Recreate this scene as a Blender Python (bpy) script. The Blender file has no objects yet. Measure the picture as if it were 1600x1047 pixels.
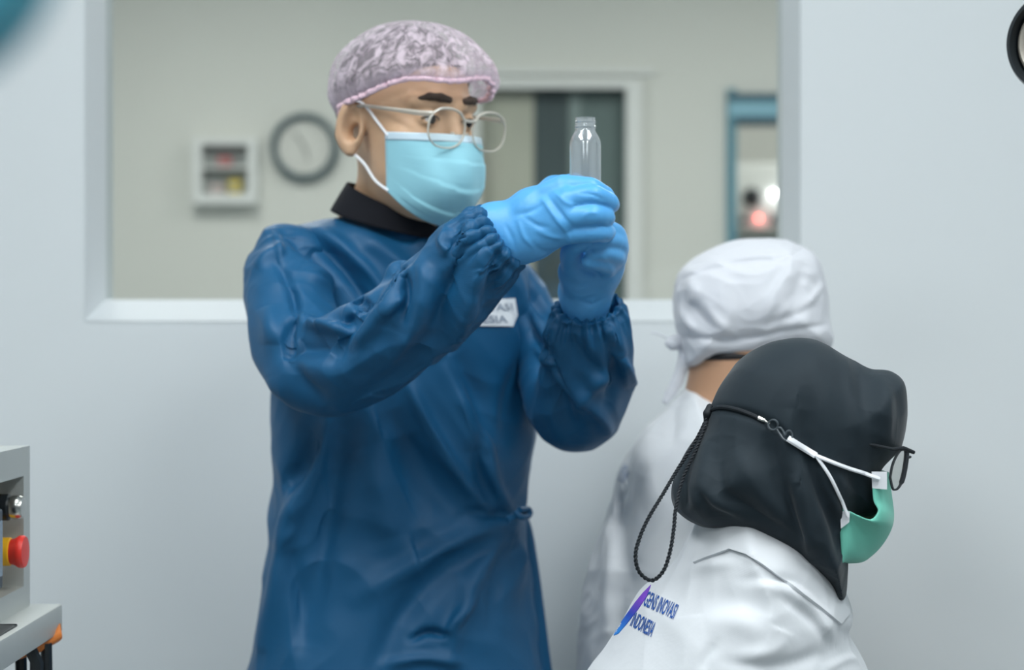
import bpy, bmesh, math, random
import numpy as np
from mathutils import Vector, Matrix
from mathutils.bvhtree import BVHTree

random.seed(4)
np.random.seed(4)
SC = bpy.context.scene
COL = SC.collection

# ------------------------------------------------------------------ camera
F = 3111.0                      # focal length in photo pixels (70 mm on a 36 mm sensor)
CZ = 1.30                       # camera height
cam = bpy.data.objects.new('camera', bpy.data.cameras.new('camera'))
COL.objects.link(cam)
cam.location = (0, 0, CZ)
cam.rotation_euler = (math.pi / 2, 0, 0)
cam.data.sensor_width = 36
cam.data.lens = 70
cam.data.clip_start = 0.05
cam.data.dof.use_dof = True
cam.data.dof.focus_distance = 2.15
cam.data.dof.aperture_fstop = 3.3
SC.camera = cam

# ------------------------------------------------------------------ world, exposure
w = bpy.data.worlds.new('world')
SC.world = w
w.use_nodes = True
w.node_tree.nodes['Background'].inputs[0].default_value = (0.75, 0.85, 0.9, 1)
w.node_tree.nodes['Background'].inputs[1].default_value = 0.3
SC.view_settings.view_transform = 'Standard'
SC.view_settings.look = 'None'
SC.view_settings.gamma = 1
SC.view_settings.use_curve_mapping = False
SC.view_settings.exposure = 0.2

# ceiling lamps of the clean room and of the room behind the window: x, y, z, size x, size y, watts
ROOM_LAMPS = [(-0.75, -0.4, 2.69, .6, 1.2, 12), (0.75, -0.4, 2.69, .6, 1.2, 12), (-0.75, 1.5, 2.69, .6, 1.2, 16), (0.75, 1.5, 2.69, .6, 1.2, 17)]
BACK_LAMPS = [(-0.9, 4.9, 2.69, .6, 1.2, 17), (0.9, 4.9, 2.69, .6, 1.2, 17), (1.2, 7.25, 2.69, .6, .6, 7)]  # last entry: added lamp that brightens the dark space beyond the teal opening


def P(px, py, Y):
    return Vector(((px - 800.0) / F * Y, Y, CZ - (py - 523.5) / F * Y))


def lin(c):
    return tuple((x / 255 / 12.92) if x / 255 <= 0.04045 else ((x / 255 + 0.055) / 1.055) ** 2.4 for x in c)


# ------------------------------------------------------------------ materials
def mat(name, rgb, rough=0.6, metal=0.0, bump=None, spec=0.4, sheen=0.0, vary=None, emit=None, weave=None, sss=0.0):
    m = bpy.data.materials.new(name)
    m.use_nodes = True
    nt = m.node_tree
    b = nt.nodes['Principled BSDF']
    c = lin(rgb)
    b.inputs['Base Color'].default_value = (*c, 1)
    b.inputs['Roughness'].default_value = rough
    b.inputs['Metallic'].default_value = metal
    b.inputs['Specular IOR Level'].default_value = spec
    if sheen:
        b.inputs['Sheen Weight'].default_value = sheen
        b.inputs['Sheen Roughness'].default_value = 0.45
    if sss:
        b.inputs['Subsurface Weight'].default_value = sss
        b.inputs['Subsurface Radius'].default_value = (0.01, 0.004, 0.002)
    tc = nt.nodes.new('ShaderNodeTexCoord')
    if vary:
        n = nt.nodes.new('ShaderNodeTexNoise')
        n.inputs['Scale'].default_value = vary[0]
        n.inputs['Detail'].default_value = 4
        nt.links.new(tc.outputs['Object'], n.inputs['Vector'])
        r = nt.nodes.new('ShaderNodeMix')
        r.data_type = 'RGBA'
        k = vary[1]
        r.inputs[6].default_value = (*[x * (1 - k) for x in c], 1)
        r.inputs[7].default_value = (*[min(1, x * (1 + k)) for x in c], 1)
        nt.links.new(n.outputs['Fac'], r.inputs[0])
        nt.links.new(r.outputs[2], b.inputs['Base Color'])
    last = None
    if bump:
        n = nt.nodes.new('ShaderNodeTexNoise')
        n.inputs['Scale'].default_value = bump[0]
        n.inputs['Detail'].default_value = 3
        nt.links.new(tc.outputs['Object'], n.inputs['Vector'])
        bn = nt.nodes.new('ShaderNodeBump')
        bn.inputs['Strength'].default_value = bump[1]
        bn.inputs['Distance'].default_value = bump[2] if len(bump) > 2 else 0.002
        nt.links.new(n.outputs['Fac'], bn.inputs['Height'])
        last = bn
    if weave:
        n = nt.nodes.new('ShaderNodeTexWave')
        n.inputs['Scale'].default_value = weave[0]
        n.bands_direction = 'DIAGONAL'
        nt.links.new(tc.outputs['Object'], n.inputs['Vector'])
        bn = nt.nodes.new('ShaderNodeBump')
        bn.inputs['Strength'].default_value = weave[1]
        bn.inputs['Distance'].default_value = 0.0006
        nt.links.new(n.outputs['Fac'], bn.inputs['Height'])
        if last:
            nt.links.new(last.outputs[0], bn.inputs['Normal'])
        last = bn
    if last:
        nt.links.new(last.outputs[0], b.inputs['Normal'])
    if emit:
        b.inputs['Emission Color'].default_value = (*lin(emit[0]), 1)
        b.inputs['Emission Strength'].default_value = emit[1]
    return m


def clear_mat(name, tint, gloss=0.12, body=0.0, body_rgb=(220, 225, 225), rough=0.03):
    """thin clear sheet: see-through, with a fresnel reflection and a little milky body"""
    m = bpy.data.materials.new(name)
    m.use_nodes = True
    nt = m.node_tree
    nt.nodes.clear()
    out = nt.nodes.new('ShaderNodeOutputMaterial')
    t = nt.nodes.new('ShaderNodeBsdfTransparent')
    t.inputs[0].default_value = (*lin(tint), 1)
    g = nt.nodes.new('ShaderNodeBsdfGlossy')
    g.inputs['Roughness'].default_value = rough
    lw = nt.nodes.new('ShaderNodeLayerWeight')
    lw.inputs[0].default_value = .5
    pw = nt.nodes.new('ShaderNodeMath')
    pw.operation = 'POWER'
    pw.inputs[1].default_value = 3.0
    nt.links.new(lw.outputs['Facing'], pw.inputs[0])
    ma = nt.nodes.new('ShaderNodeMath')
    ma.operation = 'MULTIPLY_ADD'
    ma.inputs[1].default_value = gloss * 2.2
    ma.inputs[2].default_value = gloss * .35
    nt.links.new(pw.outputs[0], ma.inputs[0])
    mx = nt.nodes.new('ShaderNodeMixShader')
    nt.links.new(ma.outputs[0], mx.inputs[0])
    nt.links.new(t.outputs[0], mx.inputs[1])
    nt.links.new(g.outputs[0], mx.inputs[2])
    o = mx
    if body:
        d = nt.nodes.new('ShaderNodeBsdfDiffuse')
        d.inputs[0].default_value = (*lin(body_rgb), 1)
        m2 = nt.nodes.new('ShaderNodeMixShader')
        m2.inputs[0].default_value = body
        nt.links.new(mx.outputs[0], m2.inputs[1])
        nt.links.new(d.outputs[0], m2.inputs[2])
        o = m2
    nt.links.new(o.outputs[0], out.inputs[0])
    return m


def net_mat(name):
    """crinkled non-woven net: threads follow the pleats (UV), gaps see through"""
    m = bpy.data.materials.new(name)
    m.use_nodes = True
    nt = m.node_tree
    nt.nodes.clear()
    L = nt.links.new
    out = nt.nodes.new('ShaderNodeOutputMaterial')
    uv = nt.nodes.new('ShaderNodeUVMap')
    mp = nt.nodes.new('ShaderNodeMapping')
    mp.inputs['Scale'].default_value = (26, 5, 1)
    L(uv.outputs[0], mp.inputs[0])
    n = nt.nodes.new('ShaderNodeTexNoise')
    n.inputs['Scale'].default_value = 1.6
    n.inputs['Detail'].default_value = 4
    n.inputs['Roughness'].default_value = .62
    n.inputs['Distortion'].default_value = 1.1
    L(mp.outputs[0], n.inputs['Vector'])
    r = nt.nodes.new('ShaderNodeValToRGB')
    r.color_ramp.elements[0].position = 0.44
    r.color_ramp.elements[0].color = (.30, .30, .30, 1)
    r.color_ramp.elements[1].position = 0.60
    r.color_ramp.elements[1].color = (.85, .85, .85, 1)
    L(n.outputs['Fac'], r.inputs[0])
    sx = nt.nodes.new('ShaderNodeSeparateXYZ')
    L(uv.outputs[0], sx.inputs[0])
    hem = nt.nodes.new('ShaderNodeMapRange')        # the doubled hem is closer woven
    hem.inputs[1].default_value = .08
    hem.inputs[2].default_value = .15
    hem.inputs[3].default_value = .62
    hem.inputs[4].default_value = 0
    L(sx.outputs[1], hem.inputs[0])
    mxm = nt.nodes.new('ShaderNodeMath')
    mxm.operation = 'MAXIMUM'
    L(r.outputs[0], mxm.inputs[0])
    L(hem.outputs[0], mxm.inputs[1])
    d = nt.nodes.new('ShaderNodeBsdfDiffuse')
    d.inputs[0].default_value = (*lin((232, 218, 228)), 1)
    tr = nt.nodes.new('ShaderNodeBsdfTranslucent')
    tr.inputs[0].default_value = (*lin((236, 210, 228)), 1)
    md = nt.nodes.new('ShaderNodeMixShader')
    md.inputs[0].default_value = .3
    L(d.outputs[0], md.inputs[1])
    L(tr.outputs[0], md.inputs[2])
    t = nt.nodes.new('ShaderNodeBsdfTransparent')
    mx = nt.nodes.new('ShaderNodeMixShader')
    L(mxm.outputs[0], mx.inputs[0])
    L(t.outputs[0], mx.inputs[1])
    L(md.outputs[0], mx.inputs[2])
    b = nt.nodes.new('ShaderNodeBump')
    b.inputs['Strength'].default_value = .6
    b.inputs['Distance'].default_value = .003
    L(n.outputs['Fac'], b.inputs['Height'])
    L(b.outputs[0], d.inputs['Normal'])
    L(mx.outputs[0], out.inputs[0])
    return m


M = {}
M['wall'] = mat('painted_wall_panel', (226, 231, 233), .38, vary=(1.2, .02), spec=.35)
M['back_wall'] = mat('painted_back_wall', (219, 220, 214), .6, vary=(1.6, .04))
M['sill'] = mat('window_trim_white', (220, 225, 228), .5)
M['ceiling'] = mat('ceiling_white', (232, 236, 238), .7)
M['floor'] = mat('vinyl_floor', (128, 136, 138), .35, vary=(5, .05))
M['glass'] = clear_mat('window_glass', (248, 250, 249), .10)
M['skin'] = mat('skin_light', (204, 166, 134), .5, sss=.08, bump=(260, .08, .0005), vary=(30, .05))
M['skin_tan'] = mat('skin_tan', (188, 146, 116), .5, sss=.08, bump=(260, .08, .0005))
M['hair'] = mat('black_hair', (30, 27, 28), .45, bump=(300, .6))
M['brow'] = mat('eyebrow_hair', (74, 61, 53), .8, bump=(500, .5))
M['eye'] = mat('eye_white', (214, 208, 202), .2)
M['iris'] = mat('dark_iris', (28, 22, 22), .15)
M['gown'] = mat('navy_gown_fabric', (4, 80, 122), .55, spec=.42, sheen=.03, bump=(38, .12, .004), weave=(260, .08))
M['collar'] = mat('black_knit_collar', (17, 18, 26), .9, weave=(400, .4))
M['mask'] = mat('light_blue_mask', (150, 208, 222), .75, sheen=.2, bump=(500, .12, .0006))
M['mask_edge'] = mat('pale_mask_edge', (206, 226, 238), .75)
M['elastic'] = mat('white_elastic', (232, 234, 238), .7, weave=(900, .3))
M['glove'] = mat('blue_nitrile', (84, 164, 224), .46, spec=.5, bump=(70, .22, .003), sss=.05)
M['net'] = net_mat('pink_white_hair_net')
M['net_band'] = mat('pink_elastic_band', (236, 204, 216), .8, bump=(250, .5, .002))
M['frame_clear'] = clear_mat('clear_acetate', (240, 238, 232), .25, .5, (226, 222, 212), .12)
M['lens'] = clear_mat('spectacle_lens', (249, 249, 248), .07)
M['bottle'] = clear_mat('clear_plastic', (240, 243, 244), .40, .12, (236, 240, 242), .10)
M['patch'] = mat('white_name_patch', (232, 236, 240), .8)
M['patch_ink'] = mat('grey_patch_lettering', (150, 160, 174), .8)
M['trouser'] = mat('dark_trousers', (40, 44, 54), .8)
M['shoe'] = mat('white_clean_shoe', (215, 218, 220), .5)
M['coat'] = mat('white_coat_fabric', (213, 216, 220), .75, sheen=.15, bump=(45, .12, .004), weave=(300, .05))
M['cap'] = mat('white_cap_fabric', (218, 220, 226), .75, sheen=.15, bump=(60, .15, .003))
M['hijab'] = mat('black_hijab_fabric', (24, 37, 45), .72, sheen=.12, spec=.3, bump=(50, .1, .003), weave=(420, .06))
M['teal_mask'] = mat('teal_mask', (112, 196, 176), .75, sheen=.15, bump=(400, .12, .0006))
M['black_plastic'] = mat('black_plastic', (26, 32, 36), .35, spec=.5)
M['hook'] = mat('dark_grey_plastic', (70, 78, 84), .4)
M['cord'] = mat('black_cord', (24, 30, 36), .7)
M['silver'] = mat('silver_metal', (205, 205, 200), .25, metal=1)
M['steel'] = mat('brushed_steel', (198, 202, 199), .42, metal=.45, bump=(90, .08))
M['steel_dark'] = mat('worn_steel_recess', (172, 166, 156), .5, metal=.3, vary=(40, .2))
M['red'] = mat('red_button', (230, 58, 48), .35)
M['yellow'] = mat('yellow_collar', (240, 182, 40), .4)
M['screen'] = mat('grey_blue_screen', (120, 140, 160), .2)
M['slate'] = mat('slate_bezel', (44, 58, 74), .4)
M['orange'] = mat('orange_cable', (214, 124, 56), .5)
M['ink'] = mat('blue_print', (38, 84, 158), .7)
M['ink_pale'] = mat('pale_blue_print', (150, 165, 190), .7)
M['teal'] = mat('teal_enamel', (70, 165, 186), .45)
M['teal_frame'] = mat('teal_door_frame', (92, 142, 158), .5)
M['teal_dark'] = mat('dark_teal_strip', (48, 90, 106), .5)
M['pale_teal'] = mat('pale_teal_header', (136, 184, 202), .5)
M['white_paint'] = mat('white_gloss_paint', (226, 228, 226), .45)
M['clock_rim'] = mat('slate_clock_rim', (62, 86, 92), .45)
M['clock_face'] = mat('clock_face', (214, 214, 208), .6)
M['clock_hand'] = mat('clock_hand', (120, 124, 124), .5)
M['dark_door'] = mat('dark_green_grey_panel', (96, 114, 112), .4)
M['darker_door'] = mat('darker_panel', (64, 78, 80), .4, vary=(6, .25))
M['beige_panel'] = mat('beige_grey_panel', (176, 178, 164), .5, vary=(5, .12))
M['mid_panel'] = mat('grey_green_panel', (128, 144, 142), .4)
M['tray'] = mat('grey_tray', (150, 156, 154), .6)
M['red_item'] = mat('red_pack', (196, 72, 74), .6)
M['yellow_item'] = mat('yellow_pack', (222, 196, 70), .6)
M['pink_item'] = mat('pale_pink_pack', (214, 190, 186), .6)
M['lamp_white'] = mat('white_indicator', (255, 255, 255), .4, emit=((255, 255, 255), 30))
M['lamp_red'] = mat('red_indicator', (255, 110, 105), .4, emit=((255, 96, 88), 13))
M['diffuser'] = mat('lamp_diffuser', (255, 255, 255), .4, emit=((245, 252, 255), 4))


def swoosh_mat():
    m = mat('blue_magenta_print', (60, 110, 200), .7)
    nt = m.node_tree
    tc = nt.nodes.new('ShaderNodeTexCoord')
    sp = nt.nodes.new('ShaderNodeSeparateXYZ')
    nt.links.new(tc.outputs['Generated'], sp.inputs[0])
    r = nt.nodes.new('ShaderNodeValToRGB')
    r.color_ramp.elements[0].color = (*lin((44, 130, 214)), 1)
    r.color_ramp.elements[0].position = .1
    r.color_ramp.elements[1].color = (*lin((120, 70, 190)), 1)
    r.color_ramp.elements[1].position = .75
    e = r.color_ramp.elements.new(.45)
    e.color = (*lin((40, 70, 176)), 1)
    nt.links.new(sp.outputs[2], r.inputs[0])
    nt.links.new(r.outputs[0], nt.nodes['Principled BSDF'].inputs['Base Color'])
    return m


M['swoosh'] = swoosh_mat()


# ------------------------------------------------------------------ object helpers
def thing(name, label, cat, loc=(0, 0, 0), group=None):
    o = bpy.data.objects.new(name, None)
    COL.objects.link(o)
    o.location = loc
    o.empty_display_size = .05
    o['label'] = label
    o['category'] = cat
    if group:
        o['group'] = group
    return o


def link(name, me, m, parent=None, kind=None):
    o = bpy.data.objects.new(name, me)
    COL.objects.link(o)
    if m is not None:
        me.materials.append(m)
    if parent is not None:
        o.parent = parent
        q = parent
        off = Vector((0, 0, 0))
        while q is not None:
            off += Vector(q.location)
            q = q.parent
        o.location = -off          # shapes are written in world coordinates
    if kind:
        o['kind'] = kind
    return o


def mesh_np(name, V, Fc, smooth=True):
    me = bpy.data.meshes.new(name)
    V = np.asarray(V, dtype=np.float32)
    Fc = np.asarray(Fc, dtype=np.int32)
    n, k = Fc.shape
    me.vertices.add(len(V))
    me.vertices.foreach_set('co', V.ravel())
    me.loops.add(n * k)
    me.loops.foreach_set('vertex_index', Fc.ravel())
    me.polygons.add(n)
    me.polygons.foreach_set('loop_start', np.arange(0, n * k, k, dtype=np.int32))
    me.polygons.foreach_set('loop_total', np.full(n, k, dtype=np.int32))
    me.polygons.foreach_set('use_smooth', np.full(n, smooth))
    me.update(calc_edges=True)
    me.validate()
    return me


class BM:
    """collects boxes, lathes and tubes into one mesh (world coordinates)"""

    def __init__(self):
        self.b = bmesh.new()

    def box(self, lo, hi, bev=0.0, rot=None, seg=2):
        lo, hi = Vector(lo), Vector(hi)
        c, s = (lo + hi) / 2, hi - lo
        r = bmesh.ops.create_cube(self.b, size=1)
        vs = r['verts']
        for v in vs:
            v.co = Vector((v.co.x * s.x, v.co.y * s.y, v.co.z * s.z))
        if bev:
            es = list({e for v in vs for e in v.link_edges})
            g = bmesh.ops.bevel(self.b, geom=es, offset=bev, segments=seg, affect='EDGES', profile=.5)
            vs = list({v for f in g['faces'] for v in f.verts} | {v for v in vs if v.is_valid})
        for v in vs:
            v.co = c + ((rot @ v.co) if rot else v.co)
        return self

    def lathe(self, base, axis, prof, n=40):
        """prof: list of (radius, height along axis)"""
        axis = Vector(axis).normalized()
        u = axis.orthogonal().normalized()
        v = axis.cross(u)
        base = Vector(base)
        rings = []
        for r, h in prof:
            if r < 1e-6:
                rings.append([self.b.verts.new(base + axis * h)])
            else:
                rings.append([self.b.verts.new(base + axis * h + (u * math.cos(a) + v * math.sin(a)) * r)
                              for a in [2 * math.pi * i / n for i in range(n)]])
        for A, B in zip(rings, rings[1:]):
            for i in range(n):
                j = (i + 1) % n
                if len(A) == 1 and len(B) == 1:
                    continue
                if len(A) == 1:
                    self.b.faces.new((A[0], B[i], B[j]))
                elif len(B) == 1:
                    self.b.faces.new((A[i], A[j], B[0]))
                else:
                    self.b.faces.new((A[i], A[j], B[j], B[i]))
        return self

    def tube(self, pts, r, n=8, closed=False, flat=1.0):
        pts = [Vector(p) for p in pts]
        m = len(pts)
        rs = r if isinstance(r, (list, tuple)) else [r] * m
        rings = []
        u = None
        for i, p in enumerate(pts):
            a = pts[(i - 1) % m] if (closed or i) else p
            c = pts[(i + 1) % m] if (closed or i < m - 1) else p
            t = (c - a).normalized()
            if u is None:
                u = t.orthogonal().normalized()
            u = (u - t * u.dot(t)).normalized()
            v = t.cross(u)
            rings.append([self.b.verts.new(p + (u * math.cos(q) + v * math.sin(q) * flat) * rs[i])
                          for q in [2 * math.pi * k / n for k in range(n)]])
        prs = list(zip(rings, rings[1:]))
        if closed:
            prs.append((rings[-1], rings[0]))
        for A, B in prs:
            for k in range(n):
                self.b.faces.new((A[k], A[(k + 1) % n], B[(k + 1) % n], B[k]))
        if not closed:
            self.b.faces.new(rings[0][::-1])
            self.b.faces.new(rings[-1])
        return self

    def prism(self, pts, d):
        """closed polygon pts extruded by vector d"""
        a = [self.b.verts.new(Vector(p)) for p in pts]
        c = [self.b.verts.new(Vector(p) + Vector(d)) for p in pts]
        self.b.faces.new(a)
        self.b.faces.new(c[::-1])
        for i in range(len(a)):
            j = (i + 1) % len(a)
            self.b.faces.new((a[j], a[i], c[i], c[j]))
        return self

    def ball(self, c, r, seg=20, scale=(1, 1, 1)):
        g = bmesh.ops.create_uvsphere(self.b, u_segments=seg, v_segments=seg // 2, radius=r)
        for v in g['verts']:
            v.co = Vector(c) + Vector((v.co.x * scale[0], v.co.y * scale[1], v.co.z * scale[2]))
        return self

    def build(self, name, m, parent=None, kind=None, smooth=True, angle=40):
        bmesh.ops.recalc_face_normals(self.b, faces=self.b.faces[:])
        me = bpy.data.meshes.new(name)
        self.b.to_mesh(me)
        self.b.free()
        if smooth:
            me.polygons.foreach_set('use_smooth', [True] * len(me.polygons))
            me.set_sharp_from_angle(angle=math.radians(angle))
        return link(name, me, m, parent, kind)


# ------------------------------------------------------------------ implicit modelling
def smin(a, b, k):
    if k <= 0:
        return np.minimum(a, b)
    h = np.clip(.5 + .5 * (b - a) / k, 0, 1)
    return b * (1 - h) + a * h - k * h * (1 - h)


class Vol:
    def __init__(self, lo, hi, h):
        self.lo = np.array(lo, dtype=np.float32)
        self.h = h
        self.n = [int(math.ceil((hi[i] - lo[i]) / h)) + 1 for i in range(3)]
        self.ax = [self.lo[i] + h * np.arange(self.n[i], dtype=np.float32) for i in range(3)]
        self.F = np.full(self.n, 1.0, dtype=np.float32)

    def sl(self, lo, hi):
        s = []
        for i in range(3):
            a = max(0, int((lo[i] - self.lo[i]) / self.h) - 1)
            b = min(self.n[i], int((hi[i] - self.lo[i]) / self.h) + 3)
            s.append(slice(a, max(a, b)))
        X = self.ax[0][s[0]][:, None, None]
        Y = self.ax[1][s[1]][None, :, None]
        Z = self.ax[2][s[2]][None, None, :]
        return tuple(s), X, Y, Z

    def put(self, fn, lo, hi, k=0.0, cut=False):
        s, X, Y, Z = self.sl(lo, hi)
        if 0 in self.F[s].shape:
            return
        v = fn(X, Y, Z)
        if cut:
            self.F[s] = -smin(-self.F[s], v, k)
        else:
            self.F[s] = smin(self.F[s], v, k)

    def cone(self, a, b, ra, rb, k=0.01, cut=False, sq=None):
        a, b = np.array(a, dtype=np.float32), np.array(b, dtype=np.float32)
        ba = b - a
        L = float(ba @ ba) + 1e-12
        m = max(ra, rb) * (1.6 if sq else 1) + 2 * k + .02
        lo, hi = np.minimum(a, b) - m, np.maximum(a, b) + m

        def fn(X, Y, Z):
            x, y, z = X - a[0], Y - a[1], Z - a[2]
            t = np.clip((x * ba[0] + y * ba[1] + z * ba[2]) / L, 0, 1)
            dx, dy, dz = x - t * ba[0], y - t * ba[1], z - t * ba[2]
            d2 = dx * dx + dy * dy + dz * dz
            if sq:
                ax, f = sq
                c = dx * ax[0] + dy * ax[1] + dz * ax[2]
                d2 = d2 + c * c * (f * f - 1)
            return np.sqrt(d2) - (ra + (rb - ra) * t)
        self.put(fn, lo, hi, k, cut)

    def chain(self, pts, rs, k=0.01, **kw):
        for i in range(len(pts) - 1):
            self.cone(pts[i], pts[i + 1], rs[i], rs[i + 1], k, **kw)

    def ell(self, c, r, R=None, k=0.01, cut=False):
        """ellipsoid; R: 3x3 with rows = local axes"""
        c = np.array(c, dtype=np.float32)
        R = np.eye(3, dtype=np.float32) if R is None else np.array(R, dtype=np.float32)
        m = max(r) + 2 * k + .02

        def fn(X, Y, Z):
            x, y, z = X - c[0], Y - c[1], Z - c[2]
            q = [(R[i][0] * x + R[i][1] * y + R[i][2] * z) / r[i] for i in range(3)]
            n = np.sqrt(q[0] ** 2 + q[1] ** 2 + q[2] ** 2)
            g = np.sqrt(sum((q[i] / r[i]) ** 2 for i in range(3))) + 1e-6
            return n * (n - 1) / g
        self.put(fn, c - m, c + m, k, cut)

    def pillow(self, poly, yc, R, T, k=0.01, tilt=0.0):
        """closed outline (x,z) swelling to half-thickness T over the inner distance R about the plane y=yc"""
        poly = np.array(poly, dtype=np.float32)
        lo = [poly[:, 0].min() - .03, yc - T - .05, poly[:, 1].min() - .03]
        hi = [poly[:, 0].max() + .03, yc + T + .05, poly[:, 1].max() + .03]
        s, X, Y, Z = self.sl(lo, hi)
        x, z = X[:, 0, :], Z[0]
        x = np.broadcast_to(X[:, 0, :], (X.shape[0], Z.shape[2]))
        z = np.broadcast_to(Z[:, 0, :], (X.shape[0], Z.shape[2]))
        d = np.full(x.shape, 1e9, dtype=np.float32)
        ins = np.zeros(x.shape, dtype=bool)
        n = len(poly)
        for i in range(n):
            ax_, az = poly[i]
            bx, bz = poly[(i + 1) % n]
            ex, ez = bx - ax_, bz - az
            wx, wz = x - ax_, z - az
            t = np.clip((wx * ex + wz * ez) / (ex * ex + ez * ez + 1e-12), 0, 1)
            d = np.minimum(d, (wx - ex * t) ** 2 + (wz - ez * t) ** 2)
            c = ((az > z) != (bz > z)) & (x < ex * (z - az) / (bz - az + 1e-12) + ax_)
            ins ^= c
        d = np.sqrt(d)
        din = np.where(ins, d, -d)
        e = np.maximum(R - din, 0)[:, None, :]
        yy = (Y - yc - tilt * (X - poly[:, 0].mean())) * (R / T)
        v = np.sqrt(e * e + yy * yy) - R
        self.F[s] = smin(self.F[s], v, k)

    def mesh(self, smooth=2):
        Fv = self.F
        Fv[0] = Fv[-1] = 1
        Fv[:, 0] = Fv[:, -1] = 1
        Fv[:, :, 0] = Fv[:, :, -1] = 1
        ins = Fv < 0
        nx, ny, nz = Fv.shape
        cnt = np.zeros((nx - 1, ny - 1, nz - 1), dtype=np.uint8)
        for i in (0, 1):
            for j in (0, 1):
                for k in (0, 1):
                    cnt += ins[i:nx - 1 + i, j:ny - 1 + j, k:nz - 1 + k]
        act = (cnt > 0) & (cnt < 8)
        idx = np.argwhere(act)
        ids = np.full(act.shape, -1, dtype=np.int32)
        ids[act] = np.arange(len(idx))
        pos = np.zeros((len(idx), 3), dtype=np.float32)
        num = np.zeros(len(idx), dtype=np.float32)
        I, J, K = idx.T
        cor = [(i, j, k) for i in (0, 1) for j in (0, 1) for k in (0, 1)]
        for a in cor:
            for ax in range(3):
                if a[ax]:
                    continue
                b = list(a)
                b[ax] = 1
                fa = Fv[I + a[0], J + a[1], K + a[2]]
                fb = Fv[I + b[0], J + b[1], K + b[2]]
                ch = (fa < 0) != (fb < 0)
                t = np.where(ch, fa / (fa - fb + 1e-20), 0)
                for c in range(3):
                    pos[:, c] += np.where(ch, a[c] + (t if c == ax else 0), 0)
                num += ch
        V = self.lo + self.h * (idx + pos / num[:, None])
        quads = []
        for ax in range(3):
            u, v = (ax + 1) % 3, (ax + 2) % 3
            sa = [slice(1, -1)] * 3
            sb = [slice(1, -1)] * 3
            sa[ax] = slice(0, -1)
            sb[ax] = slice(1, None)
            A, B = ins[tuple(sa)], ins[tuple(sb)]
            e = np.argwhere(A != B)
            flip = A[A != B]
            off = np.ones(3, dtype=int)
            off[ax] = 0
            e = e + off
            q = []
            for du, dv in ((-1, -1), (0, -1), (0, 0), (-1, 0)):
                c = e.copy()
                c[:, u] += du
                c[:, v] += dv
                q.append(ids[c[:, 0], c[:, 1], c[:, 2]])
            q = np.stack(q, 1)
            q[~flip] = q[~flip][:, ::-1]
            quads.append(q)
        Q = np.concatenate(quads)
        Q = Q[(Q >= 0).all(1)]
        V = V.astype(np.float32)
        for _ in range(smooth):
            V = relax(V, Q, .5)
        return V, Q


def relax(V, Q, f):
    S = np.zeros_like(V)
    c = np.zeros(len(V), dtype=np.float32)
    for i in range(4):
        j = (i + 1) % 4
        for a, b in ((Q[:, i], Q[:, j]), (Q[:, j], Q[:, i])):
            for k in range(3):
                S[:, k] += np.bincount(a, V[b, k], len(V))
            c += np.bincount(a, minlength=len(V))
    return (V + f * (S / np.maximum(c, 1)[:, None] - V)).astype(np.float32)


def normals(V, Q):
    n = np.cross(V[Q[:, 2]] - V[Q[:, 0]], V[Q[:, 3]] - V[Q[:, 1]])
    N = np.zeros_like(V)
    for i in range(4):
        for k in range(3):
            N[:, k] += np.bincount(Q[:, i], n[:, k], len(V))
    return N / (np.linalg.norm(N, axis=1, keepdims=True) + 1e-12)


def sculpt(V, Q, strokes, yr=(-9, 99), relaxes=1, gain=1.0):
    """presses folds into a cloth surface. stroke: (points seen from the front, width, height in mm, kind)"""
    CAMP = np.array([0, 0, CZ], dtype=np.float32)
    for st in strokes:
        pts, wd, amp, kind = st
        amp *= gain
        N = normals(V, Q)
        view = V - CAMP
        view /= np.linalg.norm(view, axis=1, keepdims=True)
        face = np.clip(-(N * view).sum(1) * 2.2, 0, 1) * ((V[:, 1] > yr[0]) & (V[:, 1] < yr[1]))
        px = 800 + V[:, 0] / V[:, 1] * F
        py = 523.5 - (V[:, 2] - CZ) / V[:, 1] * F
        pts = np.array(smooth2(pts, 6), dtype=np.float32)
        best = np.full(len(V), 1e9, dtype=np.float32)
        sgn = np.zeros(len(V), dtype=np.float32)
        tt = np.zeros(len(V), dtype=np.float32)
        m = len(pts) - 1
        sel = np.where((px > pts[:, 0].min() - 3 * wd) & (px < pts[:, 0].max() + 3 * wd) &
                       (py > pts[:, 1].min() - 3 * wd) & (py < pts[:, 1].max() + 3 * wd) & (face > 0))[0]
        if not len(sel):
            continue
        x, y = px[sel], py[sel]
        bb, ss, t3 = best[sel], sgn[sel], tt[sel]
        for i in range(m):
            a, b = pts[i], pts[i + 1]
            e = b - a
            t = ((x - a[0]) * e[0] + (y - a[1]) * e[1]) / (e @ e + 1e-9)
            t = np.clip(t, 0, 1)
            dx, dy = x - a[0] - t * e[0], y - a[1] - t * e[1]
            d = np.hypot(dx, dy)
            c = d < bb
            bb = np.where(c, d, bb)
            ss = np.where(c, np.sign(e[0] * dy - e[1] * dx), ss)
            t3 = np.where(c, (i + t) / m, t3)
        tap = np.clip(np.sin(np.pi * (0.04 + .92 * t3)), 0, 1) ** .6
        g = np.exp(-(bb / wd) ** 2)
        if kind == 'r':
            h = g
        elif kind == 'v':
            h = -g
        else:                       # 'f': a fold, high on the right of the stroke and low on its left
            h = ss * (bb / wd) * np.exp(-.5 * (bb / wd) ** 2) * 1.65
        V = V.copy()
        V[sel] += (N[sel] * (h * tap * face[sel] * amp * .001)[:, None])
    for _ in range(relaxes):
        V = relax(V, Q, .4)
    return V


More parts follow.
